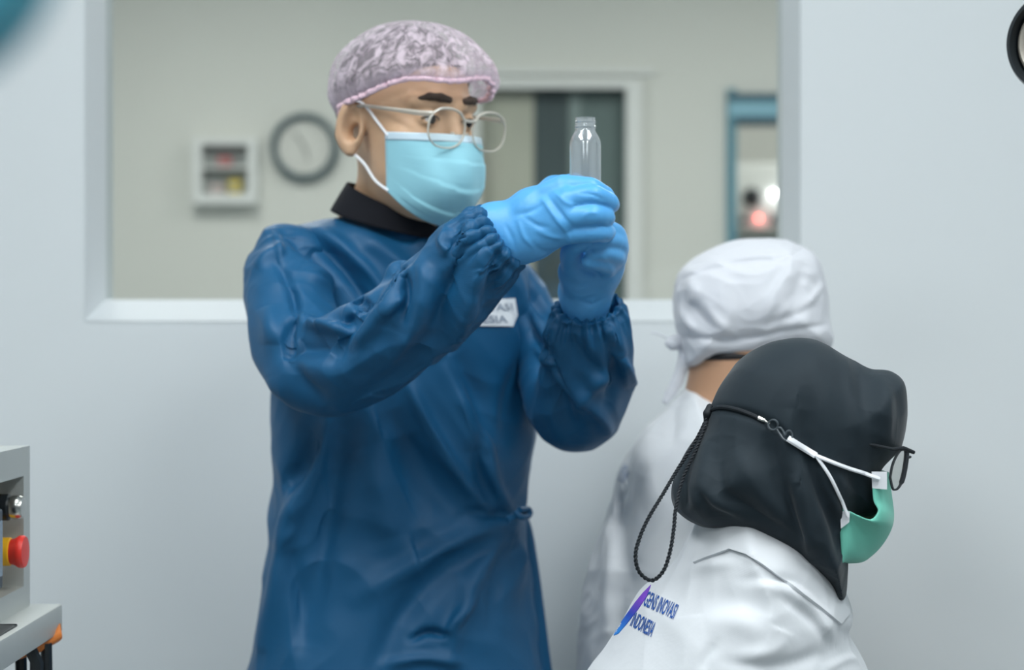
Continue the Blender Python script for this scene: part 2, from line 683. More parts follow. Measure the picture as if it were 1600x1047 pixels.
def crumple(V, Q, amp, wl, seed, stretch=(1, 1, 1), lo=-9):
    """soft sharp-crested creases over a whole garment; wl = spacing in metres"""
    r = np.random.RandomState(seed)
    N = normals(V, Q)
    h = np.zeros(len(V), dtype=np.float32)
    st = np.array(stretch, dtype=np.float32)
    Wp = V + .35 * wl * np.sin(V[:, [1, 2, 0]] * (2 * np.pi / (2.3 * wl)) + r.rand(3) * 6)
    for o, g in ((1.0, 1.0), (1.9, .45)):
        n = np.zeros(len(V), dtype=np.float32)
        for _ in range(5):
            k = r.randn(3) * st
            k = k / np.linalg.norm(k) * (2 * np.pi / wl) * o * (.7 + .6 * r.rand())
            n += np.sin(Wp @ k + r.rand() * 6.28)
        h += g * (.55 - np.abs(n) / 1.8)
    return (V + N * (h * amp * .001)[:, None]).astype(np.float32)


def smooth2(pts, n):
    """Catmull-Rom through points of any dimension"""
    p = [np.array(q, dtype=float) for q in pts]
    if len(p) < 3:
        return [p[0] + (p[-1] - p[0]) * i / n for i in range(n + 1)]
    p = [2 * p[0] - p[1]] + p + [2 * p[-1] - p[-2]]
    out = []
    for i in range(1, len(p) - 2):
        for k in range(n):
            t = k / n
            out.append(.5 * (2 * p[i] + (p[i + 1] - p[i - 1]) * t + (2 * p[i - 1] - 5 * p[i] + 4 * p[i + 1] - p[i + 2]) * t ** 2
                             + (3 * p[i] - p[i - 1] - 3 * p[i + 1] + p[i + 2]) * t ** 3))
    out.append(p[-2])
    return out


def subdivide(V, Q):
    """one linear split of every quad, then relax"""
    n = len(V)
    E = np.concatenate([np.stack([Q[:, i], Q[:, (i + 1) % 4]], 1) for i in range(4)])
    E = np.sort(E, 1)
    key = E[:, 0].astype(np.int64) * n + E[:, 1]
    uq, inv = np.unique(key, return_inverse=True)
    em = (V[(uq // n).astype(int)] + V[(uq % n).astype(int)]) / 2
    fc = V[Q].mean(1)
    m = len(Q)
    ei = [n + inv[i * m:(i + 1) * m] for i in range(4)]
    fi = n + len(uq) + np.arange(m)
    V2 = np.concatenate([V, em, fc]).astype(np.float32)
    Q2 = np.concatenate([np.stack([Q[:, i], ei[i], fi, ei[(i - 1) % 4]], 1) for i in range(4)])
    V2 = relax(V2, Q2, .5)
    return V2, Q2


def bvh(V, Q):
    return BVHTree.FromPolygons([tuple(map(float, v)) for v in V], [tuple(map(int, q)) for q in Q])


CAM = Vector((0, 0, CZ))


def hit(tree, px, py, off=0.0, Y=2.2):
    d = (P(px, py, 1) - CAM).normalized()
    loc, nrm, i, dist = tree.ray_cast(CAM, d)
    if loc is None:
        return None
    return loc - d * off


def grid_faces(nu, nv, wrap_u=False):
    f = []
    for j in range(nv - 1):
        for i in range(nu if wrap_u else nu - 1):
            i2 = (i + 1) % nu
            f.append((j * nu + i, j * nu + i2, (j + 1) * nu + i2, (j + 1) * nu + i))
    return f


def sheet(name, V, nu, nv, m, parent, thick=.001, wrap_u=False, uv=None):
    me = mesh_np(name, V, grid_faces(nu, nv, wrap_u))
    if uv is not None:
        l = me.uv_layers.new(name='UVMap')
        vi = np.empty(len(me.loops), dtype=np.int32)
        me.loops.foreach_get('vertex_index', vi)
        l.data.foreach_set('uv', np.asarray(uv, dtype=np.float32)[vi].ravel())
    bmm = bmesh.new()
    bmm.from_mesh(me)
    bmesh.ops.recalc_face_normals(bmm, faces=bmm.faces[:])
    bmm.to_mesh(me)
    bmm.free()
    o = link(name, me, m, parent)
    if thick:
        s = o.modifiers.new('thickness', 'SOLIDIFY')
        s.thickness = thick
        s.offset = 0
    return o


def pxpoly(pts, Y, n=5):
    """outline points seen from the front -> smooth closed (x,z) outline at distance Y"""
    q = [P(a, b, Y) for a, b in pts]
    q = [(v.x, v.z) for v in q]
    s = smooth2([q[-1]] + q + [q[0], q[1]], n)
    s = s[n:-n]
    return [tuple(v) for v in s[:-1]]


def text_on(name, body, tree, origin, ex, ey, m, parent, off=.0012):
    """lettering laid on a cloth surface: origin = baseline start, ex = full width vector, ey = cap height vector"""
    cu = bpy.data.curves.new(name, 'FONT')
    cu.body = body
    cu.size = 1
    cu.resolution_u = 3
    cu.offset = .018
    t = bpy.data.objects.new(name, cu)
    COL.objects.link(t)
    me = bpy.data.meshes.new_from_object(t.evaluated_get(bpy.context.evaluated_depsgraph_get()))
    bpy.data.objects.remove(t)
    bpy.data.curves.remove(cu)
    xs = [v.co.x for v in me.vertices]
    w0, w1 = min(xs), max(xs)
    b = bmesh.new()
    b.from_mesh(me)
    bmesh.ops.triangulate(b, faces=b.faces[:])
    bmesh.ops.subdivide_edges(b, edges=[e for e in b.edges if e.calc_length() > .12], cuts=1)
    lost = []
    for v in b.verts:
        a = (v.co.x - w0) / (w1 - w0)
        c = v.co.y / .7
        px = origin[0] + ex[0] * a + ey[0] * c
        py = origin[1] + ex[1] * a + ey[1] * c
        h = hit(tree, px, py, off)
        if h is None:
            lost.append(v)
        else:
            v.co = h
    bmesh.ops.delete(b, geom=lost, context='VERTS')
    b.to_mesh(me)
    b.free()
    me.materials.clear()
    return link(name, me, m, parent)


def decal(name, pts, tree, m, parent, off=.001, step=4.0):
    """a flat printed or sewn shape laid on a cloth surface"""
    b = bmesh.new()
    vs = [b.verts.new((x, y, 0)) for x, y in pts]
    b.faces.new(vs)
    bmesh.ops.triangulate(b, faces=b.faces[:])
    for _ in range(6):
        es = [e for e in b.edges if e.calc_length() > step]
        if not es:
            break
        bmesh.ops.subdivide_edges(b, edges=es, cuts=1)
        bmesh.ops.triangulate(b, faces=b.faces[:])
    lost = []
    for v in list(b.verts):
        h = hit(tree, v.co.x, v.co.y, off)
        if h is None:
            lost.append(v)
        else:
            v.co = h
    bmesh.ops.delete(b, geom=lost, context='VERTS')
    me = bpy.data.meshes.new(name)
    b.to_mesh(me)
    b.free()
    o = link(name, me, m, parent)
    s = o.modifiers.new('thickness', 'SOLIDIFY')
    s.thickness = .0008
    s.offset = 0
    return o


# ================================================================== THE ROOMS
WY, WT = 3.20, 0.06                      # window wall face and depth to the pane
zb_o, zb_i = 1.322, 1.358                # sill: lower outer edge, upper inner edge
xl_o, xl_i, xr_i, xr_o = -.686, -.665, .442, .463
zt_i, zt_o = 2.10, 2.13
CEIL = 2.75
X0, X1, Y0, YB = -2.3, 2.3, -4.5, 6.5
b = BM()
b.box((X0, WY, 0), (xl_o, WY + .12, CEIL)).box((xr_o, WY, 0), (X1, WY + .12, CEIL))
b.box((xl_o, WY, 0), (xr_o, WY + .12, zb_o)).box((xl_o, WY, zt_o), (xr_o, WY + .12, CEIL))
b.build('wall_north', M['wall'], kind='structure', smooth=False)
BM().box((X0 - .1, Y0, 0), (X0, YB + 2, CEIL)).build('wall_west', M['wall'], kind='structure', smooth=False)
BM().box((X1, Y0, 0), (X1 + .1, YB + 2, CEIL)).build('wall_east', M['wall'], kind='structure', smooth=False)
BM().box((X0, Y0 - .1, 0), (X1, Y0, CEIL)).build('wall_south', M['wall'], kind='structure', smooth=False)
BM().box((X0 - .1, Y0 - .1, -.1), (X1 + .1, YB + 2, 0)).build('floor', M['floor'], kind='structure', smooth=False)
BM().box((X0 - .1, Y0 - .1, CEIL), (X1 + .1, YB + 2, CEIL + .1)).build('ceiling', M['ceiling'], kind='structure', smooth=False)

# splayed window trim and pane
b = BM()
yo, yi = WY - .002, WY + WT
O = [(xl_o, zb_o), (xr_o, zb_o), (xr_o, zt_o), (xl_o, zt_o)]
I = [(xl_i, zb_i), (xr_i, zb_i), (xr_i, zt_i), (xl_i, zt_i)]
for k in range(4):
    j = (k + 1) % 4
    A, B2, C, D = (O[k][0], yo, O[k][1]), (O[j][0], yo, O[j][1]), (I[j][0], yi, I[j][1]), (I[k][0], yi, I[k][1])
    E, G = (O[k][0], WY + .12, O[k][1]), (O[j][0], WY + .12, O[j][1])
    v = [b.b.verts.new(q) for q in (A, B2, C, D, E, G, (C[0], WY + .12, C[2]), (D[0], WY + .12, D[2]))]
    for f in ((0, 1, 2, 3), (3, 2, 6, 7), (7, 6, 5, 4), (4, 5, 1, 0), (0, 3, 7, 4), (1, 5, 6, 2)):
        b.b.faces.new([v[i] for i in f])
win = b.build('window_1', M['sill'], kind='structure', smooth=False)
BM().box((xl_i - .004, yi + .004, zb_i - .004), (xr_i + .004, yi + .010, zt_i + .004)).build('glass_pane', M['glass'], win, smooth=False)

# far wall of the back room with two openings
d1 = [(750 - 800) / F * YB, (978 - 800) / F * YB, 0.0, CZ + (523.5 - 139) / F * YB]
d2 = [(1137 - 800) / F * YB, (1330 - 800) / F * YB, 0.55, CZ + (523.5 - 150) / F * YB]
b = BM()
b.box((X0, YB, 0), (d1[0], YB + .12, CEIL)).box((d1[0], YB, d1[3]), (d1[1], YB + .12, CEIL))
b.box((d1[1], YB, 0), (d2[0], YB + .12, CEIL)).box((d2[0], YB, d2[3]), (d2[1], YB + .12, CEIL))
b.box((d2[0], YB, 0), (d2[1], YB + .12, d2[2])).box((d2[1], YB, 0), (X1, YB + .12, CEIL))
b.build('wall_far', M['back_wall'], kind='structure', smooth=False)
BM().box((X0, YB + 1.9, 0), (X1, YB + 2, CEIL)).build('wall_end', M['back_wall'], kind='structure', smooth=False)
BM().box((.52, YB + .12, 0), (.57, YB + 1.9, CEIL)).build('wall_partition', M['back_wall'], kind='structure', smooth=False)

# ceiling lamps
for i, (x, y, z, sx, sy, wt) in enumerate(ROOM_LAMPS + BACK_LAMPS):
    where = ('ceiling of the clean room' if i < len(ROOM_LAMPS) else 'ceiling of the room behind the window' if i < len(ROOM_LAMPS) + 2 else 'ceiling beyond the teal opening, added to brighten that space')
    t = thing('ceiling_light', 'flat white LED panel lamp set in the ' + where, 'lamp', (x, y, z),
              'LED panels in the ' + where)
    fr = BM()
    for a, c in (((-1, -1), (1, -.9)), ((-1, .9), (1, 1)), ((-1, -.9), (-.9, .9)), ((.9, -.9), (1, .9))):
        fr.box((x + a[0] * sx / 2, y + a[1] * sy / 2, z), (x + c[0] * sx / 2, y + c[1] * sy / 2, CEIL))
    fr.build('lamp_frame', M['white_paint'], t, smooth=False)
    BM().box((x - sx * .45, y - sy * .45, z + .012), (x + sx * .45, y + sy * .45, CEIL)).build('diffuser', M['diffuser'], t, smooth=False)
    ld = bpy.data.lights.new('panel_light', 'AREA')
    ld.shape = 'RECTANGLE'
    ld.size, ld.size_y = sx * .9, sy * .9
    ld.energy = wt
    ld.color = (.95, .99, 1.0) if i < len(ROOM_LAMPS) else (1.0, .985, .94)
    lo = bpy.data.objects.new('panel_light', ld)
    COL.objects.link(lo)
    lo.parent = t
    lo.location = (0, 0, -.005)

# ------------------------------------------------------------------ things in the back room
# wall clock
c = P(477, 231, YB)
R = 53 / F * YB
t = thing('wall_clock', 'round wall clock with dark rim, seen through the window behind the standing man', 'clock', (c.x, YB, c.z))
ax = Vector((0, -1, 0))
BM().lathe(c, ax, [(0, 0), (R * .97, 0), (R, .01), (R, .03), (R * .95, .04), (R * .84, .04), (R * .80, .025), (R * .80, .012), (0, .012)], 64).build('clock_rim', M['clock_rim'], t)
BM().lathe(c, ax, [(0, .014), (R * .81, .014), (R * .81, .017), (0, .017)], 64).build('clock_face', M['clock_face'], t)
for ang, ln, nm in ((-35, .48, 'hour_hand'), (165, .36, 'minute_hand')):
    a = math.radians(ang)
    e = c + Vector((math.sin(a), 0, math.cos(a))) * R * ln + ax * .02
    BM().tube([c + ax * .02, e], .003, 6).build(nm, M['clock_hand'], t)

# framed wall cabinet
y = YB - .07
x0, x1 = P(306, 0, YB).x, P(405, 0, YB).x
z0, z1 = P(0, 320, YB).z, P(0, 219, YB).z
wx, wz = .028, .020
t = thing('wall_cabinet', 'small white open wall cabinet with two shelves, left of the round clock', 'cabinet', (x0, YB, z0))
b = BM()
b.box((x0, y, z0), (x0 + wx, YB, z1)).box((x1 - wx, y, z0), (x1, YB, z1)).box((x0 + wx, y + .001, z0), (x1 - wx, YB, z0 + wz + .012)).box((x0 + wx, y + .001, z1 - wz), (x1 - wx, YB, z1))
b.build('cabinet_frame', M['white_paint'], t, smooth=False)
BM().box((x0 + wx, YB - .012, z0 + wz), (x1 - wx, YB - .004, z1 - wz)).build('back_panel', M['tray'], t, smooth=False)
zm = (z0 + z1) / 2 + .008
BM().box((x0 + wx, y + .004, zm), (x1 - wx, YB - .012, zm + .008)).build('shelf', M['white_paint'], t, smooth=False)


def pack(name, label, cat, px0, px1, z, h, m):
    a, c2 = P(px0, 0, YB).x, P(px1, 0, YB).x
    t = thing(name, label, cat, (a, YB - .04, z))
    BM().box((a, YB - .06, z), (c2, YB - .015, z + h), .006).build('pack_body', m, t)
    BM().box((a + .004, YB - .0615, z + h * .3), (c2 - .004, YB - .0598, z + h * .6)).build('pack_band', M['tray'], t)


pack('supply_box', 'small red box on the upper shelf of the white wall cabinet', 'box', 344, 364, zm + .008, .03, M['red_item'])
pack('supply_box', 'small yellow box on the lower shelf of the white wall cabinet', 'box', 360, 380, z0 + wz + .012, .045, M['yellow_item'])
pack('supply_box', 'pale pink box beside the yellow box in the white wall cabinet', 'box', 332, 352, z0 + wz + .012, .03, M['pink_item'])

# glazed sliding door (dark) in the far wall
t = BM()
fw = .045
t.box((d1[0] - fw, YB - .03, 0), (d1[0], YB + .12, d1[3] + .03)).box((d1[1], YB - .03, 0), (d1[1] + .05, YB + .12, d1[3] + .03))
t.box((d1[0], YB - .029, d1[3]), (d1[1], YB + .12, d1[3] + .03))
door = t.build('door_1', M['white_paint'], kind='structure', smooth=False)


def px_(p):
    return (p - 800) / F * (YB + .06)


BM().box((px_(745), YB + .05, 0), (px_(834), YB + .075, d1[3])).build('door_panel', M['beige_panel'], door, smooth=False)
BM().box((px_(834), YB + .06, 0), (px_(889), YB + .085, d1[3])).build('door_panel', M['darker_door'], door, smooth=False)
BM().box((px_(889), YB + .05, 0), (px_(908), YB + .075, d1[3])).build('door_panel', M['mid_panel'], door, smooth=False)
BM().box((px_(908), YB + .06, 0), (px_(980), YB + .085, d1[3])).build('door_panel', M['dark_door'], door, smooth=False)
# header ledge above the door
BM().box((d1[0] - .12, YB - .02, d1[3] + .045), (d1[1] + .09, YB, d1[3] + .065)).build('trim_1', M['white_paint'], kind='structure', smooth=False)

# teal framed opening on the right
b = BM()
b.box((d2[0] - .004, YB - .03, d2[2]), (d2[0] + .026, YB + .12, d2[3] + .02)).box((d2[1], YB - .03, d2[2]), (d2[1] + .03, YB + .12, d2[3] + .02))
b.box((d2[0], YB - .03, d2[2] - .03), (d2[1], YB + .12, d2[2]))
w2 = b.build('window_2', M['teal_frame'], kind='structure', smooth=False)
zz = [P(0, q, YB).z for q in (148, 160, 184, 193)]
BM().box((d2[0], YB - .035, zz[2]), (d2[1], YB + .1, zz[1])).build('header_panel', M['pale_teal'], w2, smooth=False)
BM().box((d2[0], YB - .04, zz[1]), (d2[1], YB + .1, zz[0])).build('header_strip', M['teal_dark'], w2, smooth=False)
BM().box((d2[0] + .02, YB - .04, zz[3]), (d2[1], YB + .1, zz[2])).build('header_strip', M['teal_dark'], w2, smooth=False)

# machine beyond the opening, with indicator lamps
YM = 7.4
t = thing('control_cabinet', 'pale grey control cabinet with white and red lamps, seen through the teal opening', 'machine', (P(1230, 0, YM).x, YM + .2, 0))
xa, xb = P(1146, 0, YM).x, P(1330, 0, YM).x
BM().box((xa, YM, 0), (xb, YM + .4, P(0, 255, YM).z), .01).build('cabinet_body', M['white_paint'], t)
BM().box((xa - .02, YM - .08, P(0, 372, YM).z), (xb, YM, P(0, 358, YM).z), .004).build('ledge', M['tray'], t)
for px, py, r, m, nm in ((1208, 303, .0042, 'lamp_white', 'white_lamp'), (1185, 341, .0042, 'lamp_red', 'red_lamp'),
                         (1174, 308, .028, 'black_plastic', 'rotary_knob'), (1162, 344, .012, 'slate', 'push_button'), (1209, 343, .014, 'slate', 'push_button')):
    q = P(px, py, YM)
    BM().lathe(q, (0, -1, 0), [(r * 1.25, 0), (r * 1.25, .008), (r, .01), (r, .026), (r * .8, .032), (0, .033)], 24).build(nm, M[m], t)

# ================================================================== MACHINE AT THE LEFT EDGE
XF = -.575
t = thing('control_box', 'stainless steel control box with red emergency button at the left edge', 'machine', (-.75, 2.2, .97))
zb, zt = 1.3 - (943 - 523.5) / F * 2.393, 1.3 - (696 - 523.5) / F * 2.375
yA, yB_ = 1.95, 2.375
r0, r1, ra, rb = 2.02, 2.345, 1.004, 1.134
b = BM()
b.box((-.95, yA, zb), (XF - .05, yB_, zt))
b.box((XF - .05, yA, rb), (XF, yB_, zt)).box((XF - .05, yA, zb), (XF, yB_, ra))
b.box((XF - .05, yA, ra), (XF, r0, rb)).box((XF - .05, r1, ra), (XF, yB_, rb))
b.build('box_housing', M['steel'], t)
BM().box((XF - .049, r0, ra), (XF - .03, r1, rb)).build('recessed_panel', M['steel_dark'], t, smooth=False)
q = Vector((XF - .035, 2.305, 1.3 - (862 - 523.5) / F * 2.305))
e = BM().lathe(q, (1, -.02, 0), [(.0165, 0), (.0165, .0295), (.015, .0305), (0, .0305)], 32).build('button_collar', M['yellow'], t)
BM().lathe(q, (1, -.02, 0), [(.0145, .0305), (.0155, .035), (.0175, .038), (.019, .041), (.019, .0445), (.0175, .047), (0, .048)], 32).build('emergency_button', M['red'], t)
q = Vector((XF - .03, 2.312, 1.3 - (793 - 523.5) / F * 2.31))
k = BM().lathe(q, (1, -.02, 0), [(.0155, 0), (.0155, .021), (.013, .0225), (0, .0225)], 32).build('knob_collar', M['black_plastic'], t)
BM().lathe(q, (1, -.02, 0), [(.0125, .0225), (.014, .026), (.014, .034), (.012, .038), (0, .0385)], 32).build('knob', M['silver'], t)
sc = BM().box((XF - .04, 2.03, 1.015), (XF + .002, 2.242, 1.105), .003).build('screen_bezel', M['slate'], t)
BM().box((XF + .001, 2.045, 1.03), (XF + .0035, 2.234, 1.092)).build('screen', M['screen'], sc, smooth=False)

t = thing('machine_bench', 'grey steel machine bench under the control box, with an orange cable below', 'machine', (-.75, 2.15, 0))
zp = 1.3 - (943 - 523.5) / F * 2.393
b = BM()
b.box((-1.0, 1.8, zp - .034), (-.54, 2.393, zp), .003)
b.build('bench_top', M['steel'], t)
for (x, y2) in ((-.62, 2.33), (-.62, 1.87), (-.95, 2.33), (-.95, 1.87)):
    BM().box((x - .018, y2 - .018, .03), (x + .018, y2 + .018, zp - .034)).lathe((x, y2, 0), (0, 0, 1), [(0, 0), (.03, 0), (.03, .012), (.012, .02), (.012, .03)], 20).build('bench_leg', M['black_plastic'], t)
BM().box((-.572, 1.9, zp - .002), (-.548, 2.21, zp + .0015), .004).build('slot_cover', M['black_plastic'], t)
a = P(56, 1012, 2.33)
c = P(88, 994, 2.36)
BM().tube([a + Vector((-.05, -.04, -.012)), a, c, c + Vector((-.01, .03, .015))], .0075, 10).build('cable', M['orange'], t)
a = P(44, 1008, 2.32)
BM().tube([a, a + Vector((.01, .0, -.02)), a + Vector((.0, .03, -.3)), a + Vector((-.05, .03, -.6))], .008, 8).build('hose', M['black_plastic'], t)
for dx in (.0, -.03):
    a = P(72, 1005, 2.34) + Vector((dx, 0, .0))
    BM().tube([a, a + Vector((.004, 0, -.2)), a + Vector((0, .01, -.5))], .007, 8).build('hose', M['black_plastic'], t)

# ================================================================== LAMPS AT THE TOP CORNERS
q = P(1650, 66, 2.3)
t = thing('work_lamp', 'round black lamp head at the top right edge of the picture', 'lamp', (q.x + .12, 2.34, 0))
axd = Vector((-.55, -.62, -.05)).normalized()
BM().lathe(q - axd * .035, axd, [(0, -.05), (.022, -.048), (.045, -.03), (.056, 0), (.060, .025), (.060, .04), (.056, .048), (.052, .048), (.050, .040), (.049, .02), (0, .015)], 56).build('lamp_shade', M['black_plastic'], t)
BM().lathe(q - axd * .035, axd, [(.0475, .024), (.0475, .036), (.043, .041), (.038, .036), (.036, .024)], 56).build('inner_ring', M['steel_dark'], t)
h = q - axd * .083
BM().tube([h, h + Vector((.05, .05, .0)), Vector((q.x + .12, 2.34, h.z - .12)), Vector((q.x + .12, 2.34, .02))], .011, 12).build('lamp_pole', M['black_plastic'], t)
BM().lathe((q.x + .12, 2.34, 0), (0, 0, 1), [(0, 0), (.14, 0), (.14, .012), (.03, .022), (0, .022)], 40).build('lamp_base', M['black_plastic'], t)

q = P(-232, -154, .55)
t = thing('inspection_lamp', 'blurred teal lamp hood close to the camera at the top left corner', 'lamp', (q.x - .12, .6, 0))
BM().lathe(q + Vector((0, .03, 0)), (.1, -1, .05), [(0, -.03), (.03, -.028), (.05, -.012), (.055, .015), (.055, .05), (.05, .055), (.045, .05), (.045, .02), (0, .016)], 48).build('lamp_hood', M['teal'], t)
BM().tube([q + Vector((0, .06, 0)), q + Vector((-.06, .07, .0)), Vector((q.x - .12, .6, q.z - .06)), Vector((q.x - .12, .6, .02))], .012, 12).build('lamp_pole', M['steel'], t)
BM().lathe((q.x - .12, .6, 0), (0, 0, 1), [(0, 0), (.11, 0), (.11, .012), (.03, .022), (0, .022)], 40).build('lamp_base', M['steel'], t)

# ================================================================== STANDING MAN IN THE NAVY GOWN
man = thing('person', 'standing person in a navy gown, pink hair net and blue gloves, raising a clear bottle', 'person', (-.16, 2.66, 0))
TH, PI_ = math.radians(43), math.radians(8)
hc = P(636, 182, 2.58)
fw_ = Vector((math.sin(TH), -math.cos(TH), 0))
lf = Vector((math.cos(TH), math.sin(TH), 0))
up = Vector((0, 0, 1))
f2 = fw_ * math.cos(PI_) - up * math.sin(PI_)
u2 = up * math.cos(PI_) + fw_ * math.sin(PI_)
HR = [tuple(lf), tuple(f2), tuple(u2)]


def H(x, f, u):
    """head space of the standing man: x to his left, f forward, u up"""
    return hc + lf * x + f2 * f + u2 * u


v = Vol((hc.x - .24, hc.y - .19, 1.12), (hc.x + .16, hc.y + .26, hc.z + .16), .0024)
v.ell(H(0, -.012, .025), (.076, .097, .086), HR, 0)
v.ell(H(0, .030, -.050), (.059, .064, .078), HR, .03)
v.ell(H(0, .066, -.108), (.026, .022, .020), HR, .03)
for s in (-1, 1):
    v.ell(H(s * .040, .055, -.030), (.022, .024, .022), HR, .02)             # cheekbone
    v.cone(H(s * .012, .087, .021), H(s * .048, .070, .020), .009, .007, .016)  # brow ridge
    v.ell(H(s * .031, .098, .000), (.017, .016, .010), HR, .010, cut=True)       # socket
    v.ell(H(s * .031, .0755, .000), (.0145, .0135, .0125), HR, .004)             # lids
    v.ell(H(s * .031, .092, -.001), (.0135, .012, .0034), HR, .002, cut=True)    # opening of the lids
    # ear
    ec = H(s * .080, -.014, -.020)
    er = [tuple((lf * s + f2 * .40).normalized()), tuple((f2 - lf * s * .40).normalized()), tuple(u2)]
    v.ell(ec, (.011, .021, .035), er, .006)
    v.ell(ec + Vector(er[0]) * .010 + u2 * .003 + f2 * .005, (.015, .0135, .0245), er, .003, cut=True)
    v.ell(ec - u2 * .005 + f2 * .006 + Vector(er[0]) * .002, (.019, .0085, .012), er, .002, cut=True)
    v.cone(ec + u2 * .024 + Vector(er[0]) * .005 - f2 * .006, ec - u2 * .012 + Vector(er[0]) * .006 - f2 * .015, .0045, .004, .005)
    v.cone(ec - u2 * .012 + Vector(er[0]) * .006 - f2 * .015, ec - u2 * .031 + f2 * .004, .005, .007, .006)
v.cone(H(0, .088, .006), H(0, .108, -.034), .007, .011, .012)
for s in (-1, 1):
    v.cone(H(s * .010, .098, -.038), H(s * .008, .100, -.037), .009, .009, .008)
v.cone(P(626, 250, 2.615), P(618, 400, 2.66), .054, .062, .03)
v.cone(P(618, 405, 2.69), P(490, 440, 2.69), .055, .03, .03)
v.cone(P(618, 405, 2.69), P(740, 440, 2.70), .055, .03, .03)
v.cone(P(618, 400, 2.68), P(625, 560, 2.68), .09, .08, .04)
V, Q = v.mesh(2)
link('body', mesh_np('body', V, Q), M['skin'], man)

for s in (-1, 1):
    e = BM()
    e.ball(H(s * .031, .0755, -.0005), .0122, 24)
    eye = e.build('eye', M['eye'], man)
    gz = (f2 * .95 + lf * .10 - up * .06).normalized()
    ic = H(s * .031, .0755, -.0005) + gz * .0098
    BM().lathe(ic, gz, [(0, .0031), (.003, .0029), (.0058, .0014), (.0062, 0), (0, 0)], 24).build('iris', M['iris'], eye)
    bw = Vol(np.array(H(s * .032, .085, .026)) - .05, np.array(H(s * .032, .085, .026)) + .05, .0014)
    bp = [H(s * .013, .0955, .0255), H(s * .025, .0925, .0275), H(s * .037, .085, .0275), H(s * .048, .0745, .0225)]
    bw.chain(bp, [.0044, .0052, .0046, .0026], .003)
    BM().tube(smooth2([H(s * .0185, .0865, -.0005), H(s * .025, .0886, .0032), H(s * .032, .0890, .0040), H(s * .039, .0868, .0028), H(s * .0455, .0815, -.0005)], 5), .0009, 6).build('eyelashes', M['hair'], eye)
    Vb, Qb = bw.mesh(1)
    link('eyebrow', mesh_np('eyebrow', Vb, Qb), M['brow'], man)

# hair under the net
v = Vol(np.array(hc) - .14, np.array(hc) + .15, .0035)
hcn = np.array(hc)
lfa, f2a, u2a = (np.array(q) for q in (lf, f2, u2))


def hair_fn(X, Y, Z):
    x, y, z = X - hcn[0], Y - hcn[1], Z - hcn[2]
    a = lfa[0] * x + lfa[1] * y + lfa[2] * z
    f = f2a[0] * x + f2a[1] * y + f2a[2] * z
    u = u2a[0] * x + u2a[1] * y + u2a[2] * z
    q = np.sqrt((a / .081) ** 2 + ((f + .014) / .101) ** 2 + ((u - .025) / .092) ** 2)
    d = (q - 1) * .085
    lim = .016 + .55 * f + .3 * np.maximum(f - .03, 0)
    return np.maximum(d, (lim - u) * .8)


v.put(hair_fn, hcn - .15, hcn + .16)
V, Q = v.mesh(2)
link('hair', mesh_np('hair', V, Q), M['hair'], man)

# pleated net cap
nu, nv = 288, 40
rng = np.random.RandomState(7)
ph = rng.rand(12) * 6.28
cv, cuv = [], []
for j in range(nv):
    t = j / (nv - 1)
    for i in range(nu):
        a = 2 * math.pi * i / nu
        sa, ca = math.sin(a), math.cos(a)
        fr_ = .012 + .112 * ca
        th0 = math.asin(max(-.9, min(.9, (-.012 + (.29 if fr_ > 0 else .38) * fr_) / .092)))
        th = th0 + (math.pi / 2 - th0) * t
        puff = .90 + .11 * min(1, t / .14) ** .6
        pl = .022 * math.sin(36 * a + 2.2 * math.sin(5 * a + ph[0])) * (1 - t) ** 1.6
        pl += .012 * math.sin(7 * a + ph[1] + 5 * t) * (1 - t) + .010 * math.sin(15 * t + 3 * a + ph[2]) * (1 - t)
        pl += .008 * math.sin(61 * a + ph[3] + 9 * t) * (1 - t)
        k = puff + pl
        x = .104 * math.cos(th) * sa * k
        f = .012 + .120 * math.cos(th) * ca * k
        u = .030 + .093 * math.sin(th) * (1 + pl * .8) + (.004 * math.sin(5 * a + ph[4]) * (1 - t))
        cv.append(H(x, f, u))
        cuv.append((i / nu, t))
cap = sheet('hair_net', cv, nu, nv, M['net'], man, 0, True, cuv)
cap['label'] = 'pinkish white see-through pleated hair net'
rim = [cv[i] for i in range(0, nu, 2)]
BM().tube(rim, [.0038 + .0004 * math.sin(i * 1.9) for i in range(len(rim))], 8, True).build('elastic_band', M['net_band'], cap)

# surgical mask
nu, nv = 61, 61
prof = smooth2([(.112, -.017), (.121, -.032), (.131, -.058), (.131, -.090), (.112, -.120), (.094, -.133)], 20)
mv = []


def mask_pt(s, t, off=0.0):
    q = prof[min(len(prof) - 1, int(round(t * (len(prof) - 1))))]
    c = max(0.0, math.cos(s * math.pi / 2))
    fe, ze = .040 + .006 * t, -.022 - .074 * t
    x = (.0665 - .006 * t) * math.sin(s * math.pi / 2)
    f = fe + (q[0] - fe) * c ** .85
    z = ze + (q[1] - ze) * (c ** 1.1)
    pl = 0
    if .14 < t < .9:
        tw = t + .03 * s * math.sin(6 * t + 1) + .012 * math.sin(5 * s + 9 * t)
        ph_ = (tw - .14) / .76 * 3.6
        pl = .0019 * (1 - (ph_ % 1)) * min(1, c * 2.5) * (.5 + .5 * math.sin(3 * s + 2.2 * t + .5))
        pl += (.0016 * math.sin(7 * s + 6 * t) + .0011 * math.sin(13 * s - 9 * t)) * math.sin(t * math.pi) * c
    nrm = Vector((x * .9, f * .9, 0)).normalized()
    return H(x + nrm.x * (pl + off), f + nrm.y * (pl + off), z)


